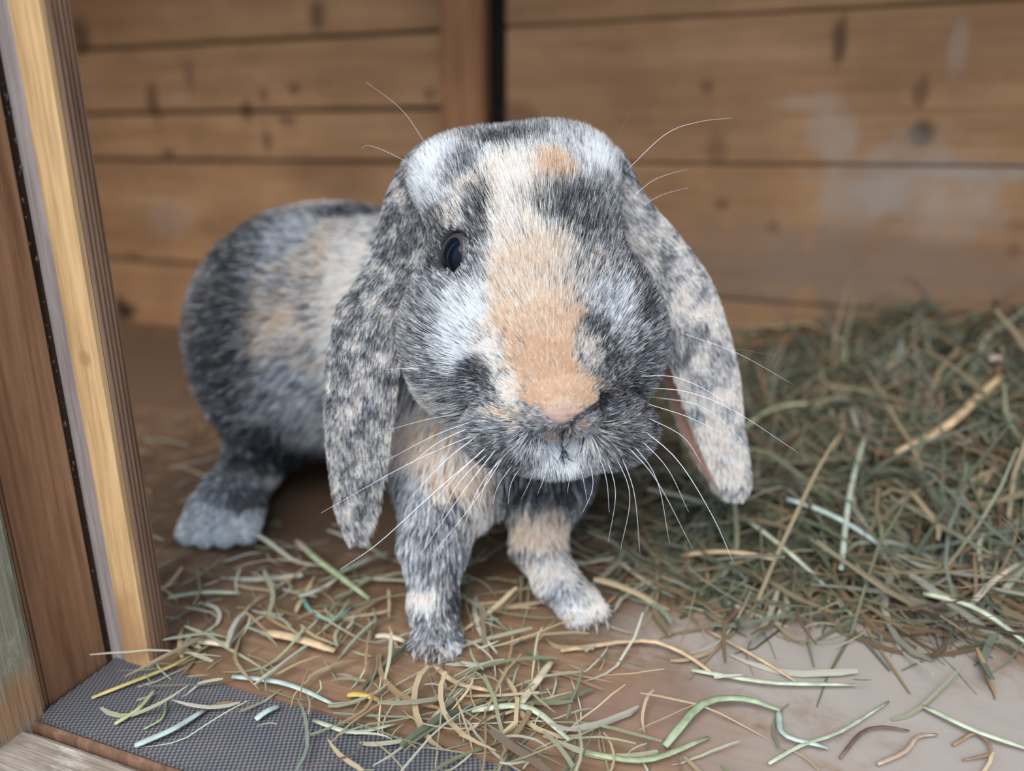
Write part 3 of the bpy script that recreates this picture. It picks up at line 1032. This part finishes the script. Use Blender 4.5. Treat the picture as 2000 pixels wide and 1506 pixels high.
FURS = []
earL = ear([  # y, Y, front edge, outer edge, back edge
    (283, 0.380, 905, 838, 880), (320, 0.379, 882, 800, 850), (380, 0.374, 852, 768, 815), (440, 0.366, 838, 752, 805), (500, 0.358, 826, 733, 800), (560, 0.350, 815, 700, 780), (600, 0.346, 804, 672, 765), (650, 0.342, 795, 658, 760), (730, 0.337, 781, 646, 745),
    (830, 0.335, 768, 644, 730), (920, 0.335, 752, 652, 722), (1000, 0.335, 736, 663, 715), (1052, 0.335, 712, 680, 702)], 0.016, 0.0045, lambda t: np.interp(t, [0, .3, .6, 1], [-.45, -.30, -.06, .12]), 11.0, False)
earL['label'] = 'mottled grey and cream ear hanging over the cheek with the visible eye'
earR = ear([
    (290, 0.385, 1130, 1200, 1150), (330, 0.386, 1165, 1222, 1180), (400, 0.384, 1188, 1262, 1195), (470, 0.380, 1202, 1322, 1205), (550, 0.375, 1226, 1378, 1222), (640, 0.370, 1270, 1412, 1250), (730, 0.367, 1314, 1434, 1292),
    (820, 0.364, 1346, 1444, 1322), (890, 0.362, 1376, 1454, 1356), (940, 0.360, 1403, 1461, 1390), (968, 0.359, 1428, 1454, 1420)], 0.020, 0.0040, lambda t: np.interp(t, [0, .25, .6, 1], [-.25, .0, .12, .22]), 47.0, True)
earR['label'] = 'pale grey-spotted ear hanging free, its pink inside partly showing'

# ------------------------------------------------------------------ eyes
M_eye, nt, b = new_mat('rabbit_eye')
tc = nd(nt, 'ShaderNodeTexCoord')
sx = nd(nt, 'ShaderNodeSeparateXYZ')
nt.links.new(tc.outputs['Object'], sx.inputs[0])
mr = nd(nt, 'ShaderNodeMapRange')
mr.inputs['From Min'].default_value = -EYER
mr.inputs['From Max'].default_value = EYER
nt.links.new(sx.outputs['Z'], mr.inputs['Value'])
c = ramp(nt, mr.outputs[0], [(0.0, (0.02, 0.014, 0.013)), (0.48, (0.018, 0.011, 0.010)), (0.58, (0.045, 0.020, 0.014)), (0.74, (0.04, 0.020, 0.015)), (0.77, (0.004, 0.006, 0.012)), (1.0, (0.003, 0.005, 0.010))])
nt.links.new(c, b.inputs['Base Color'])
b.inputs['Roughness'].default_value = 0.06
b.inputs['Specular IOR Level'].default_value = 0.12
b.inputs['Coat Weight'].default_value = 0.0
b.inputs['Coat Roughness'].default_value = 0.02
M_rim, _, rb = new_mat('eyelid_rim')
rb.inputs['Base Color'].default_value = (0.035, 0.028, 0.028, 1)
rb.inputs['Roughness'].default_value = 0.45
for e, sgn in ((EYE_L, -1), (EYE_R, 1)):
    out = norm(HR * sgn * 0.86 + np.array([0, -0.50, 0.06]))
    bm = bmesh.new()
    bmesh.ops.create_uvsphere(bm, u_segments=32, v_segments=20, radius=EYER)
    for v_ in bm.verts:
        v_.co *= 1.0 + 0.03 * max(0.0, v_.co.z / EYER) ** 3
    me = bpy.data.meshes.new('eye')
    bm.to_mesh(me)
    bm.free()
    o = link('eye', me, M_eye, None, True)
    q = Vector(out).to_track_quat('Z', 'Y')
    o.parent = rabbit
    o.matrix_parent_inverse = RINV
    o.matrix_world = Matrix.Translation(Vector(e)) @ q.to_matrix().to_4x4()
    # eyelids: a thin shell over the ball with an almond opening and a thickened edge
    fr = eye_frame(sgn)
    o_, u_, d_s = fr
    v, f, na, rings = [], [], 48, [(0.95, 1.012), (1.0, 1.05), (1.06, 1.075), (1.14, 1.06), (1.35, 1.05), (1.7, 1.03)]
    for q, rr in rings:
        for i in range(na):
            a = 2 * math.pi * i / na
            # march outward along the azimuth until the opening's level q is reached
            th = np.linspace(0.02, 2.2, 240)
            dirs = o_[None] * np.cos(th)[:, None] + (d_s * math.cos(a) + u_ * math.sin(a))[None] * np.sin(th)[:, None]
            lev = np.sqrt(((dirs @ d_s) / 0.66) ** 2 + ((dirs @ u_ - 0.10 * (dirs @ d_s)) / 0.80) ** 2)
            lev = np.where(th > math.pi / 2, lev.max() + (th - math.pi / 2), lev)
            k_ = int(np.argmax(lev >= q)) if (lev >= q).any() else 239
            v.append(e + dirs[k_] * EYER * rr)
    for r_ in range(len(rings) - 1):
        for i in range(na):
            a0, a1 = r_ * na + i, r_ * na + (i + 1) % na
            f.append((a0, a1, a1 + na, a0 + na))
    rpart(link('eyelid', pymesh('eyelid', v, f), M_rim, None, True))

# ------------------------------------------------------------------ whiskers
M_wh, _, b = new_mat('whisker')
b.inputs['Base Color'].default_value = (0.86, 0.88, 0.92, 1)
b.inputs['Roughness'].default_value = 0.3
M_whd, _, b = new_mat('dark_whisker')
b.inputs['Base Color'].default_value = (0.16, 0.13, 0.11, 1)
b.inputs['Roughness'].default_value = 0.4


def catmull(pts, m):
    pts = np.array(pts, float)
    p = np.concatenate([[2 * pts[0] - pts[1]], pts, [2 * pts[-1] - pts[-2]]])
    tt = np.linspace(0, len(pts) - 1 - 1e-6, m)
    i = np.floor(tt).astype(int)
    f = (tt - i)[:, None]
    p0, p1, p2, p3 = p[i], p[i + 1], p[i + 2], p[i + 3]
    return 0.5 * (2 * p1 + (p2 - p0) * f + (2 * p0 - 5 * p1 + 4 * p2 - p3) * f ** 2 + (3 * p1 - p0 - 3 * p2 + p3) * f ** 3)


def tube(pts, radii, k=4, flat=1.0, up=(0, 0, 1)):
    pts = np.array(pts)
    m = len(pts)
    t = norm(np.gradient(pts, axis=0))
    upv = np.array(up, float)
    s_ = np.cross(t, upv)
    bad = np.linalg.norm(s_, axis=1) < 0.1
    s_[bad] = np.cross(t[bad], np.array([1.0, 0.2, 0]))
    s_ = norm(s_)
    u_ = np.cross(s_, t)
    V, F = [], []
    for i in range(m):
        for j in range(k):
            a = 2 * math.pi * (j + .5) / k
            V.append(pts[i] + radii[i] * (s_[i] * math.cos(a) + u_[i] * math.sin(a) * flat))
    for i in range(m - 1):
        for j in range(k):
            F.append((i * k + j, i * k + (j + 1) % k, (i + 1) * k + (j + 1) % k, (i + 1) * k + j))
    F += [tuple(range(k))[::-1], tuple((m - 1) * k + j for j in range(k))]
    return V, F


whiskers = [  # px path, Y offset of the tip, half-width, dark?
    ([(835, 722), (790, 720), (750, 722)], 0.0, .00013, 0), ([(905, 808), (840, 818), (765, 838)], -.01, .00016, 0),
    ([(935, 845), (800, 905), (627, 1002)], -.015, .00016, 0), ([(965, 862), (850, 960), (740, 1060), (665, 1112)], -.02, .00022, 0),
    ([(930, 830), (860, 862), (803, 905)], -.01, .0002, 0), ([(945, 842), (870, 900), (790, 985)], -.015, .00018, 0), ([(990, 850), (905, 960), (820, 1085)], -.02, .00018, 0),
    ([(1000, 865), (930, 975), (838, 1092)], -.015, .00016, 0), ([(975, 850), (890, 930), (825, 1010)], -.01, .00018, 0), ([(955, 835), (850, 880), (690, 895), (620, 885)], -.012, .00010, 1),
    ([(985, 880), (950, 940), (932, 1002)], -.01, .00014, 0), ([(1015, 890), (975, 945), (962, 985)], -.01, .00012, 0), ([(1000, 875), (940, 945), (905, 1030)], -.014, .00015, 0),
    ([(945, 815), (850, 850), (745, 905)], -.012, .00014, 0), ([(970, 870), (895, 945), (850, 1040)], -.012, .00016, 0), ([(1030, 895), (1000, 940), (992, 985)], -.008, .00012, 0),
    ([(1245, 735), (1320, 737), (1400, 775), (1448, 830)], -.01, .00015, 0), ([(1265, 758), (1340, 765), (1430, 800), (1560, 885)], -.015, .00018, 0), ([(1262, 788), (1345, 815), (1422, 852)], -.01, .00016, 0),
    ([(1232, 822), (1320, 895), (1390, 1005), (1432, 1098)], -.02, .0002, 0), ([(1215, 845), (1280, 930), (1308, 1062)], -.014, .00014, 0), ([(1205, 870), (1238, 960), (1250, 1080)], -.012, .00014, 0),
    ([(1180, 880), (1202, 960), (1188, 1060)], -.012, .00012, 0), ([(1212, 858), (1280, 935), (1352, 1070)], -.016, .00015, 0), ([(1195, 875), (1230, 965), (1212, 1075)], -.012, .00013, 0),
    ([(1150, 892), (1158, 950), (1138, 1002)], -.008, .00012, 0), ([(1225, 835), (1300, 910), (1345, 1000)], -.012, .00015, 0), ([(1170, 885), (1185, 940), (1190, 1000)], -.01, .00013, 0),
    ([(1270, 775), (1360, 790), (1420, 830), (1470, 885)], -.012, .00014, 0), ([(1240, 805), (1330, 850), (1370, 905)], -.01, .00014, 0), ([(1325, 632), (1375, 620), (1432, 620)], 0.0, .00010, 1),
    ([(1300, 665), (1440, 682), (1545, 700)], -.01, .00010, 1), ([(1330, 650), (1440, 690), (1548, 750)], -.01, .00011, 0), ([(1105, 900), (1112, 930), (1108, 962)], -.005, .0001, 0),
    ([(1130, 898), (1140, 940), (1148, 985)], -.006, .0001, 0), ([(1070, 902), (1062, 935), (1050, 965)], -.006, .0001, 0), ([(1050, 900), (1035, 940), (1018, 975)], -.006, .0001, 0),
    ([(1222, 335), (1300, 262), (1365, 238), (1432, 230)], 0.0, .00012, 0), ([(1235, 385), (1280, 350), (1342, 330)], 0.0, .00010, 0), ([(1245, 408), (1290, 382), (1345, 366)], 0.0, .00008, 0),
    ([(1200, 285), (1220, 240), (1245, 200)], 0.0, .00009, 1), ([(832, 282), (785, 215), (715, 160)], 0.0, .00009, 0), ([(798, 318), (750, 294), (718, 284), (706, 290)], 0.0, .00009, 0),
]
for path, dy, r0, dark in whiskers:
    a = surf(*path[0])
    Y0 = a[1] + 0.002
    if path[0][0] < 840 and path[0][1] < 400 or path[0][1] < 420:
        Y0 = 0.352
    ln = np.linspace(0, 1, len(path))
    pts = catmull([P(x, y, Y0 + dy * t - 0.004 * t) for (x, y), t in zip(path, ln)], 14)
    V, F = tube(pts, 0.72 * r0 * np.interp(np.linspace(0, 1, 14), [0, .3, 1], [1, .95, .3]), 4)
    rpart(link('whisker', pymesh('whisker', V, F), M_whd if dark else M_wh, None, True))

# claws on the fore paws, just showing through the fur
M_claw, _, b = new_mat('claw')
b.inputs['Base Color'].default_value = (0.30, 0.26, 0.24, 1)
b.inputs['Roughness'].default_value = 0.35
for base, dirx in ((P(853, 1245, 0.3215), 0.0), (P(1125, 1172, 0.346), 0.006)):
    for dx in (-0.0085, -0.003, 0.0028, 0.0082):
        a = np.array([base[0] + dirx + dx, base[1] - 0.011 - 0.003 * (abs(dx) < .005), 0.0050])
        pts = catmull([a, a + np.array([dx * .05, -0.004, 0.0006]), a + np.array([dx * .1, -0.0060, -0.0026])], 6)
        V, F = tube(pts, np.linspace(0.0011, 0.0003, 6), 6)
        rpart(link('claw', pymesh('claw', V, F), M_claw, None, True))

# ================================================================== HAY
M_hay = attr_mat('hay_blades', 0.65, 0.25)
HC = np.array([[0.27, 0.275, 0.165], [0.185, 0.205, 0.13], [0.39, 0.38, 0.26], [0.47, 0.36, 0.22], [0.32, 0.21, 0.12], [0.13, 0.14, 0.095], [0.25, 0.285, 0.215], [0.52, 0.50, 0.40], [0.20, 0.145, 0.105]])
HP = np.array([.17, .14, .13, .15, .12, .10, .09, .05, .05])


def hay_height(x, y):
    """Pile height over the floor: deep towards the right end of the back wall."""
    s = x * E1[0] + y * E1[1]
    t = x * E2[0] + y * E2[1]
    # front edge of the pile, in depth, as it runs to the right
    edge = np.interp(s, [-0.20, -0.13, -0.06, 0.0, 0.06, 0.135, 0.3], [0.60, 0.47, 0.390, 0.360, 0.375, 0.395, 0.40])
    d = np.clip((t - edge) / 0.26, 0, 1)
    top = np.interp(s, [-0.20, -0.10, 0.0, 0.15, 0.3, 0.6], [0.0, 0.03, 0.055, 0.085, 0.11, 0.12])
    q = np.stack([np.asarray(x), np.asarray(y), np.zeros_like(np.asarray(x))], 1)
    return top * (d ** 0.75) * (0.62 + 0.76 * vnoise(q, 26.0, 4.0))


def blades(n, fx, length, width, colw=None, lift=0.0, tone=1.0, wild=1.0):
    V, F, C = [], [], []
    for i in range(n):
        x, y, zz, base_slope = fx()
        Ln = length[0] + (length[1] - length[0]) * rng.random() ** 1.6
        wd = min(width[0] + (width[1] - width[0]) * rng.random() ** 2, Ln * 0.045)
        a = rng.random() * 2 * math.pi
        d = np.array([math.cos(a), math.sin(a), rng.normal(0, 0.16 * wild)])
        bend = np.array([-d[1], d[0], 0]) * rng.normal(0, .30 * wild) + np.array([0, 0, rng.normal(-.06, .16 * wild)])
        if rng.random() < 0.10:
            bend *= 3
        m = 8
        tt = np.linspace(-.5, .5, m)[:, None]
        c0 = np.array([x, y, zz])
        # heading drifts along the blade, now and then it kinks
        turn = np.cumsum(rng.normal(0, .10 * wild, m)) + rng.normal(0, .22 * wild) * np.arange(m) / 2
        if rng.random() < 0.12:
            turn[rng.integers(2, m - 1):] += rng.normal(0, 0.9)
        hd_ = a + turn
        st_ = np.stack([np.cos(hd_), np.sin(hd_), d[2] + np.cumsum(rng.normal(-.02, .07 * wild, m))], 1) * Ln / (m - 1)
        pts = np.cumsum(st_, 0)
        pts = c0 + pts - pts.mean(0)
        g = hay_height(pts[:, 0], pts[:, 1])
        pts[:, 2] = np.maximum(pts[:, 2] + (g - hay_height(np.array([x]), np.array([y]))[0]) * 0.8, wd * .6 + 0.0004 + np.abs(lift))
        tp = pts @ E2
        over = np.clip(tp - (WT - 0.004), 0, None)
        pts -= over[:, None] * E2
        k = 4
        vv, ff = tube(pts, np.interp(np.linspace(0, 1, m), [0, .15, .7, 1], [.6, 1, .9, .25]) * wd, k, flat=0.35 if rng.random() < .7 else .9)
        b0 = len(V)
        V += vv
        F += [tuple(b0 + q for q in fc) for fc in ff]
        col = HC[rng.choice(len(HC), p=HP if colw is None else colw)] * (0.75 + 0.5 * rng.random()) * tone
        C += [col] * len(vv)
    return V, F, C


def in_pile():
    while True:
        s = rng.uniform(-0.20, 0.40)
        t = rng.uniform(0.30, WT - 0.01)
        p = ST(s, t)
        h = hay_height(p[:1], p[1:2])[0]
        if h > 0.002:
            z = h - rng.random() ** 2 * min(h, 0.022) + rng.normal(0, .003)
            # keep clear of the rabbit
            if sdf(np.array([[p[0], p[1], max(z, .003)]]))[0] > 0.012:
                return p[0], p[1], z, 0


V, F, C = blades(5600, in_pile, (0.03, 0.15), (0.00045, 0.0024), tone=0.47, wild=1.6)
# the packed hay underneath
b0 = len(V)
gs, gt = np.linspace(-0.21, 0.5, 72), np.linspace(0.29, WT - 0.004, 56)
for s in gs:
    for t in gt:
        p = ST(s, t)
        h = hay_height(p[:1], p[1:2])[0]
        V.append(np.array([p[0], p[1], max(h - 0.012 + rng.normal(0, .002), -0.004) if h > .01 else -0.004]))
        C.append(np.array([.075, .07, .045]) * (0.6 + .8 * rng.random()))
nt_ = len(gt)
for i in range(len(gs) - 1):
    for j in range(nt_ - 1):
        a = b0 + i * nt_ + j
        F.append((a, a + nt_, a + nt_ + 1, a + 1))
RZ = np.array([[E1[0], E1[1], 0], [E2[0], E2[1], 0], [0, 0, 1.0]])
me = pymesh('hay_pile', np.array(V) @ RZ.T, F)
tint_mesh(me, np.array(C))
hp = link('hay_pile', me, M_hay)
hp.rotation_euler = (0, 0, HROT)
tag(hp, 'deep heap of grey-green hay against the back wall beside the rabbit', 'hay', None, 'stuff')

# thin scatter over the floor around the paws
LITP = np.array([.12, .06, .20, .15, .09, .03, .10, .20, .05])
zones = [  # px, py, spread s, spread t, weight
    (1150, 1120, .06, .03, 2.6), (1330, 1140, .05, .022, 2.4), (1230, 1080, .05, .03, 2.0), (330, 850, .06, .05, 1.0), (1550, 1200, .06, .02, .9), (1000, 1260, .035, .02, 1.5), (950, 1380, .03, .022, 1.5), (1080, 1440, .03, .018, 1.2), (760, 1330, .03, .018, 1.3),
    (560, 1260, .035, .022, 1.3), (420, 1200, .03, .03, 1.1), (600, 1130, .05, .025, 1.2), (350, 1000, .05, .05, 1.0), (300, 900, .05, .06, .8), (480, 1150, .04, .02, 1.0), (250, 1310, .018, .01, .35), (850, 1420, .03, .015, 1.0),
    (1900, 1240, .05, .02, 1.0), (700, 1210, .04, .02, 1.0), (1050, 1170, .04, .03, 1.2), (1750, 1400, .12, .03, .16), (1400, 1440, .06, .02, .3), (960, 1480, .03, .008, .8), (330, 1290, .02, .01, .8), (250, 1350, .012, .006, .35), (560, 1430, .04, .008, .4)]
zw = np.array([z[4] for z in zones])
zw /= zw.sum()


def on_floor():
    while True:
        z = zones[rng.choice(len(zones), p=zw)]
        c = FL(z[0], z[1])
        p = c + E1 * rng.normal(0, z[2]) + E2 * rng.normal(0, z[3])
        if p @ E2 < 0.19 or p @ E1 < -0.262 and p @ E2 < 0.25 or p @ E1 < -0.5:
            continue
        zz = 0.001 + abs(rng.normal(0, .0035))
        if sdf(np.array([[p[0], p[1], 0.004]]))[0] > 0.007:
            return p[0], p[1], zz, 0


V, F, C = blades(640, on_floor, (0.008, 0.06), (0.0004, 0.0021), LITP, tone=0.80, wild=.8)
me = pymesh('loose_hay', V, F)
tint_mesh(me, np.array(C))
tag(link('loose_hay', me, M_hay), 'thin scatter of hay bits over the floor and sill around the paws', 'hay', None, 'stuff')

# ------------------------------------------------------------------ single stems that stand out
PG, PB, TN, YL, GN, DT, RB, TE, PT = (.46, .50, .36), (.42, .50, .46), (.56, .40, .24), (.55, .44, .15), (.29, .36, .18), (.30, .19, .11), (.16, .10, .08), (.17, .33, .28), (.62, .52, .38)
stems = [  # path px, half width m, colour, z lift, name, label
    ([(180, 1370), (330, 1312), (412, 1265)], .0011, YL, .002, 'straw', 'yellow straw lying from the jamb foot across the grey mat'),
    ([(225, 1422), (272, 1396), (305, 1352)], .0011, (.44, .44, .22), .002, 'straw', 'short yellow-green stalk bent upward on the grey mat'),
    ([(265, 1467), (338, 1436), (402, 1394)], .0016, PB, .002, 'straw', 'pale blue-green blade nearest the bottom rail on the mat'),
    ([(282, 1428), (318, 1410), (326, 1372)], .0006, GN, .0015, 'straw', 'thin hooked green stem on the mat between two thicker ones'),
    ([(500, 1414), (546, 1388)], .0016, PB, .002, 'straw', 'short chopped pale grey straw alone on the grey mat'),
    ([(358, 1266), (452, 1270)], .0022, PT, .003, 'straw', 'pale flat straw piece at the foot of the reeded post'),
    ([(455, 1328), (560, 1350), (652, 1386)], .0014, PB, .003, 'straw', 'long pale blue-green blade along the far edge of the mat'),
    ([(612, 1415), (690, 1442), (772, 1420)], .0012, PG, .002, 'straw', 'sagging pale green blade crossing the mat edge'),
    ([(515, 1246), (655, 1284)], .0026, TN, .003, 'straw', 'thick pinkish tan straw between the post and the fore paw'),
    ([(735, 1252), (792, 1262)], .0018, PT, .003, 'straw', 'stubby pale straw touching the grey fore paw'),
    ([(848, 1308), (890, 1346), (962, 1360)], .0015, TN, .003, 'straw', 'curved tan straw just in front of the grey fore paw'),
    ([(1012, 1390), (1050, 1350), (1080, 1300)], .0020, PT, .005, 'straw', 'pale pointed straw sticking up between paws and front edge'),
    ([(1095, 1280), (1250, 1266), (1330, 1290), (1402, 1332)], .0014, TN, .004, 'straw', 'long arching tan straw in front of the cream paw'),
    ([(1350, 1318), (1500, 1346), (1670, 1345)], .0013, PG, .003, 'straw', 'long pale green stem lying across the bare pale floor'),
    ([(1298, 1470), (1370, 1396), (1450, 1385), (1522, 1400)], .0018, (.33, .40, .25), .005, 'straw', 'broad green blade arched over the pinkish floor patch'),
    ([(1520, 1395), (1530, 1450), (1616, 1470)], .0013, PB, .003, 'straw', 'pale elbowed stem at the right end of the arched green blade'),
    ([(922, 1400), (1030, 1404), (1112, 1456)], .0017, PG, .005, 'straw', 'pale green blade curving down toward the front edge'),
    ([(1138, 1480), (1260, 1500), (1384, 1450)], .0014, (.36, .40, .24), .003, 'straw', 'green upcurved blade at the very front of the floor'),
    ([(580, 1066), (622, 1112), (722, 1182)], .0021, (.33, .38, .22), .006, 'straw', 'thick green stalk with a pink tip under the hanging mottled ear'),
    ([(1745, 906), (1850, 842), (1905, 800), (1952, 752)], .0034, TN, .0, 'straw', 'thick jointed tan stalk sticking out of the hay heap'),
    ([(1330, 1100), (1420, 1110), (1512, 1112)], .0019, TN, .0, 'straw', 'straight tan straw on the near slope of the hay heap'),
    ([(1440, 1020), (1530, 1098), (1610, 1160)], .0016, PG, .0, 'straw', 'pale green blade slanting down the near slope of the heap'),
    ([(1480, 600), (1560, 640), (1645, 682)], .0030, (.48, .38, .22), .0, 'straw', 'blurred tan straw at the wall end of the hay heap'),
    ([(1640, 1486), (1680, 1442), (1722, 1430), (1775, 1432)], .0008, RB, .002, 'rootlet', 'wavy dark brown rootlet on the pale floor'),
    ([(1800, 1388), (1900, 1442), (2010, 1474)], .0014, PG, .003, 'straw', 'pale green stem leaving the frame on the bare floor'),
    ([(1800, 1176), (1900, 1222), (2010, 1284)], .0019, PG, .004, 'straw', 'pale green stalk along the foot of the hay heap'),
    ([(1535, 992), (1620, 1045), (1712, 1078)], .0022, PB, .0, 'straw', 'broad bluish blade lying in the middle of the hay heap'),
    ([(680, 1366), (742, 1376)], .0016, (.58, .40, .10), .003, 'straw', 'short orange-yellow straw at the mat edge'),
    ([(1380, 1238), (1470, 1292), (1555, 1340)], .0010, TN, .003, 'straw', 'thin tan straw slanting over the pale floor'),
    ([(588, 1166), (610, 1205), (650, 1222), (690, 1192)], .0013, TE, .003, 'grass_curl', 'teal-green curl of grass on the floor behind the pale straws'),
    ([(330, 1176), (400, 1172), (470, 1166)], .0016, PG, .004, 'straw', 'pale green straw beside the reeded post below the hind paw'),
    ([(1925, 655), (1940, 690), (1950, 716)], .0036, (.55, .46, .36), .0, 'seed_husk', 'pale dry husk standing on the far corner of the hay heap'),
    ([(1500, 1500), (1560, 1470), (1640, 1440), (1735, 1376)], .0009, PG, .003, 'straw', 'thin pale green stem slanting up beside the dark rootlet'),
    ([(1860, 1462), (1905, 1440), (1935, 1478), (1880, 1490)], .0008, DT, .002, 'rootlet', 'looped reddish brown rootlet on the pale floor'),
    ([(1712, 1500), (1765, 1480), (1790, 1450), (1830, 1440)], .0010, (.46, .33, .24), .002, 'rootlet', 'pinkish brown twisted rootlet in front of the looped one'),
    ([(1420, 880), (1500, 840), (1600, 800)], .0022, (.36, .36, .22), .0, 'straw', 'olive blade behind the tip of the hanging spotted ear'),
    ([(1890, 1200), (1950, 1150), (2010, 1110)], .0017, (.44, .37, .29), .0, 'straw', 'greyish twig poking out of the heap at the frame edge'),
    ([(1640, 1130), (1655, 1000), (1690, 860)], .0016, (.40, .44, .36), .0, 'straw', 'upright pale stem leaning in the hay heap'),
]
M_stem = attr_mat('single_stems', 0.5, 0.3, noise=140.0)


def heap_hit(px, py):
    d = ray(px, py)
    Y = np.linspace(0.2, 1.0, 700)
    pts = CAMP + d[None] * (Y / d[1])[:, None]
    g = hay_height(pts[:, 0], pts[:, 1])
    i = int(np.argmax(pts[:, 2] <= g + 0.0006))
    return pts[i]


for path, hw, colr_, lf, nm, lab in stems:
    pts = [heap_hit(x, y) for x, y in path]
    on_heap = hay_height(np.array([pts[0][0]]), np.array([pts[0][1]]))[0] > 0.004
    m = 10
    c = catmull(pts, m)
    arch = np.sin(np.linspace(0, math.pi, m))
    g = hay_height(c[:, 0], c[:, 1])
    if on_heap:
        g = np.linspace(g[0], g[-1], m)
    c[:, 2] = g + hw * 0.8 + (0.004 + 0.004 * arch if on_heap else 0.0006 + lf * (0.25 + 0.5 * arch))
    lim = np.clip(c @ E2 - (WT - 0.006), 0, None)
    c -= lim[:, None] * E2
    prof = np.interp(np.linspace(0, 1, m), [0, .1, .8, 1], [.8, 1, .9, .55])
    if nm == 'seed_husk':
        prof = np.sin(np.linspace(.25, math.pi - .1, m)) + .1
    V, F = tube(c, hw * prof, 8, flat=0.55)
    org = c[m // 2].copy()
    me = pymesh(nm, np.array(V) - org, F)
    cc = 0.86 * np.tile(np.array(colr_), (len(V), 1)) * (0.9 + .2 * rng.random((len(V), 1)))
    if 'pink tip' in lab:
        cc[:24] = np.array([.50, .33, .30])
    tint_mesh(me, cc)
    o = link(nm, me, M_stem, None, True)
    o.location = org
    cat = {'straw': 'straw', 'rootlet': 'rootlet', 'grass_curl': 'grass', 'seed_husk': 'husk'}[nm]
    tag(o, lab, cat, 'single straws standing out of the hay')
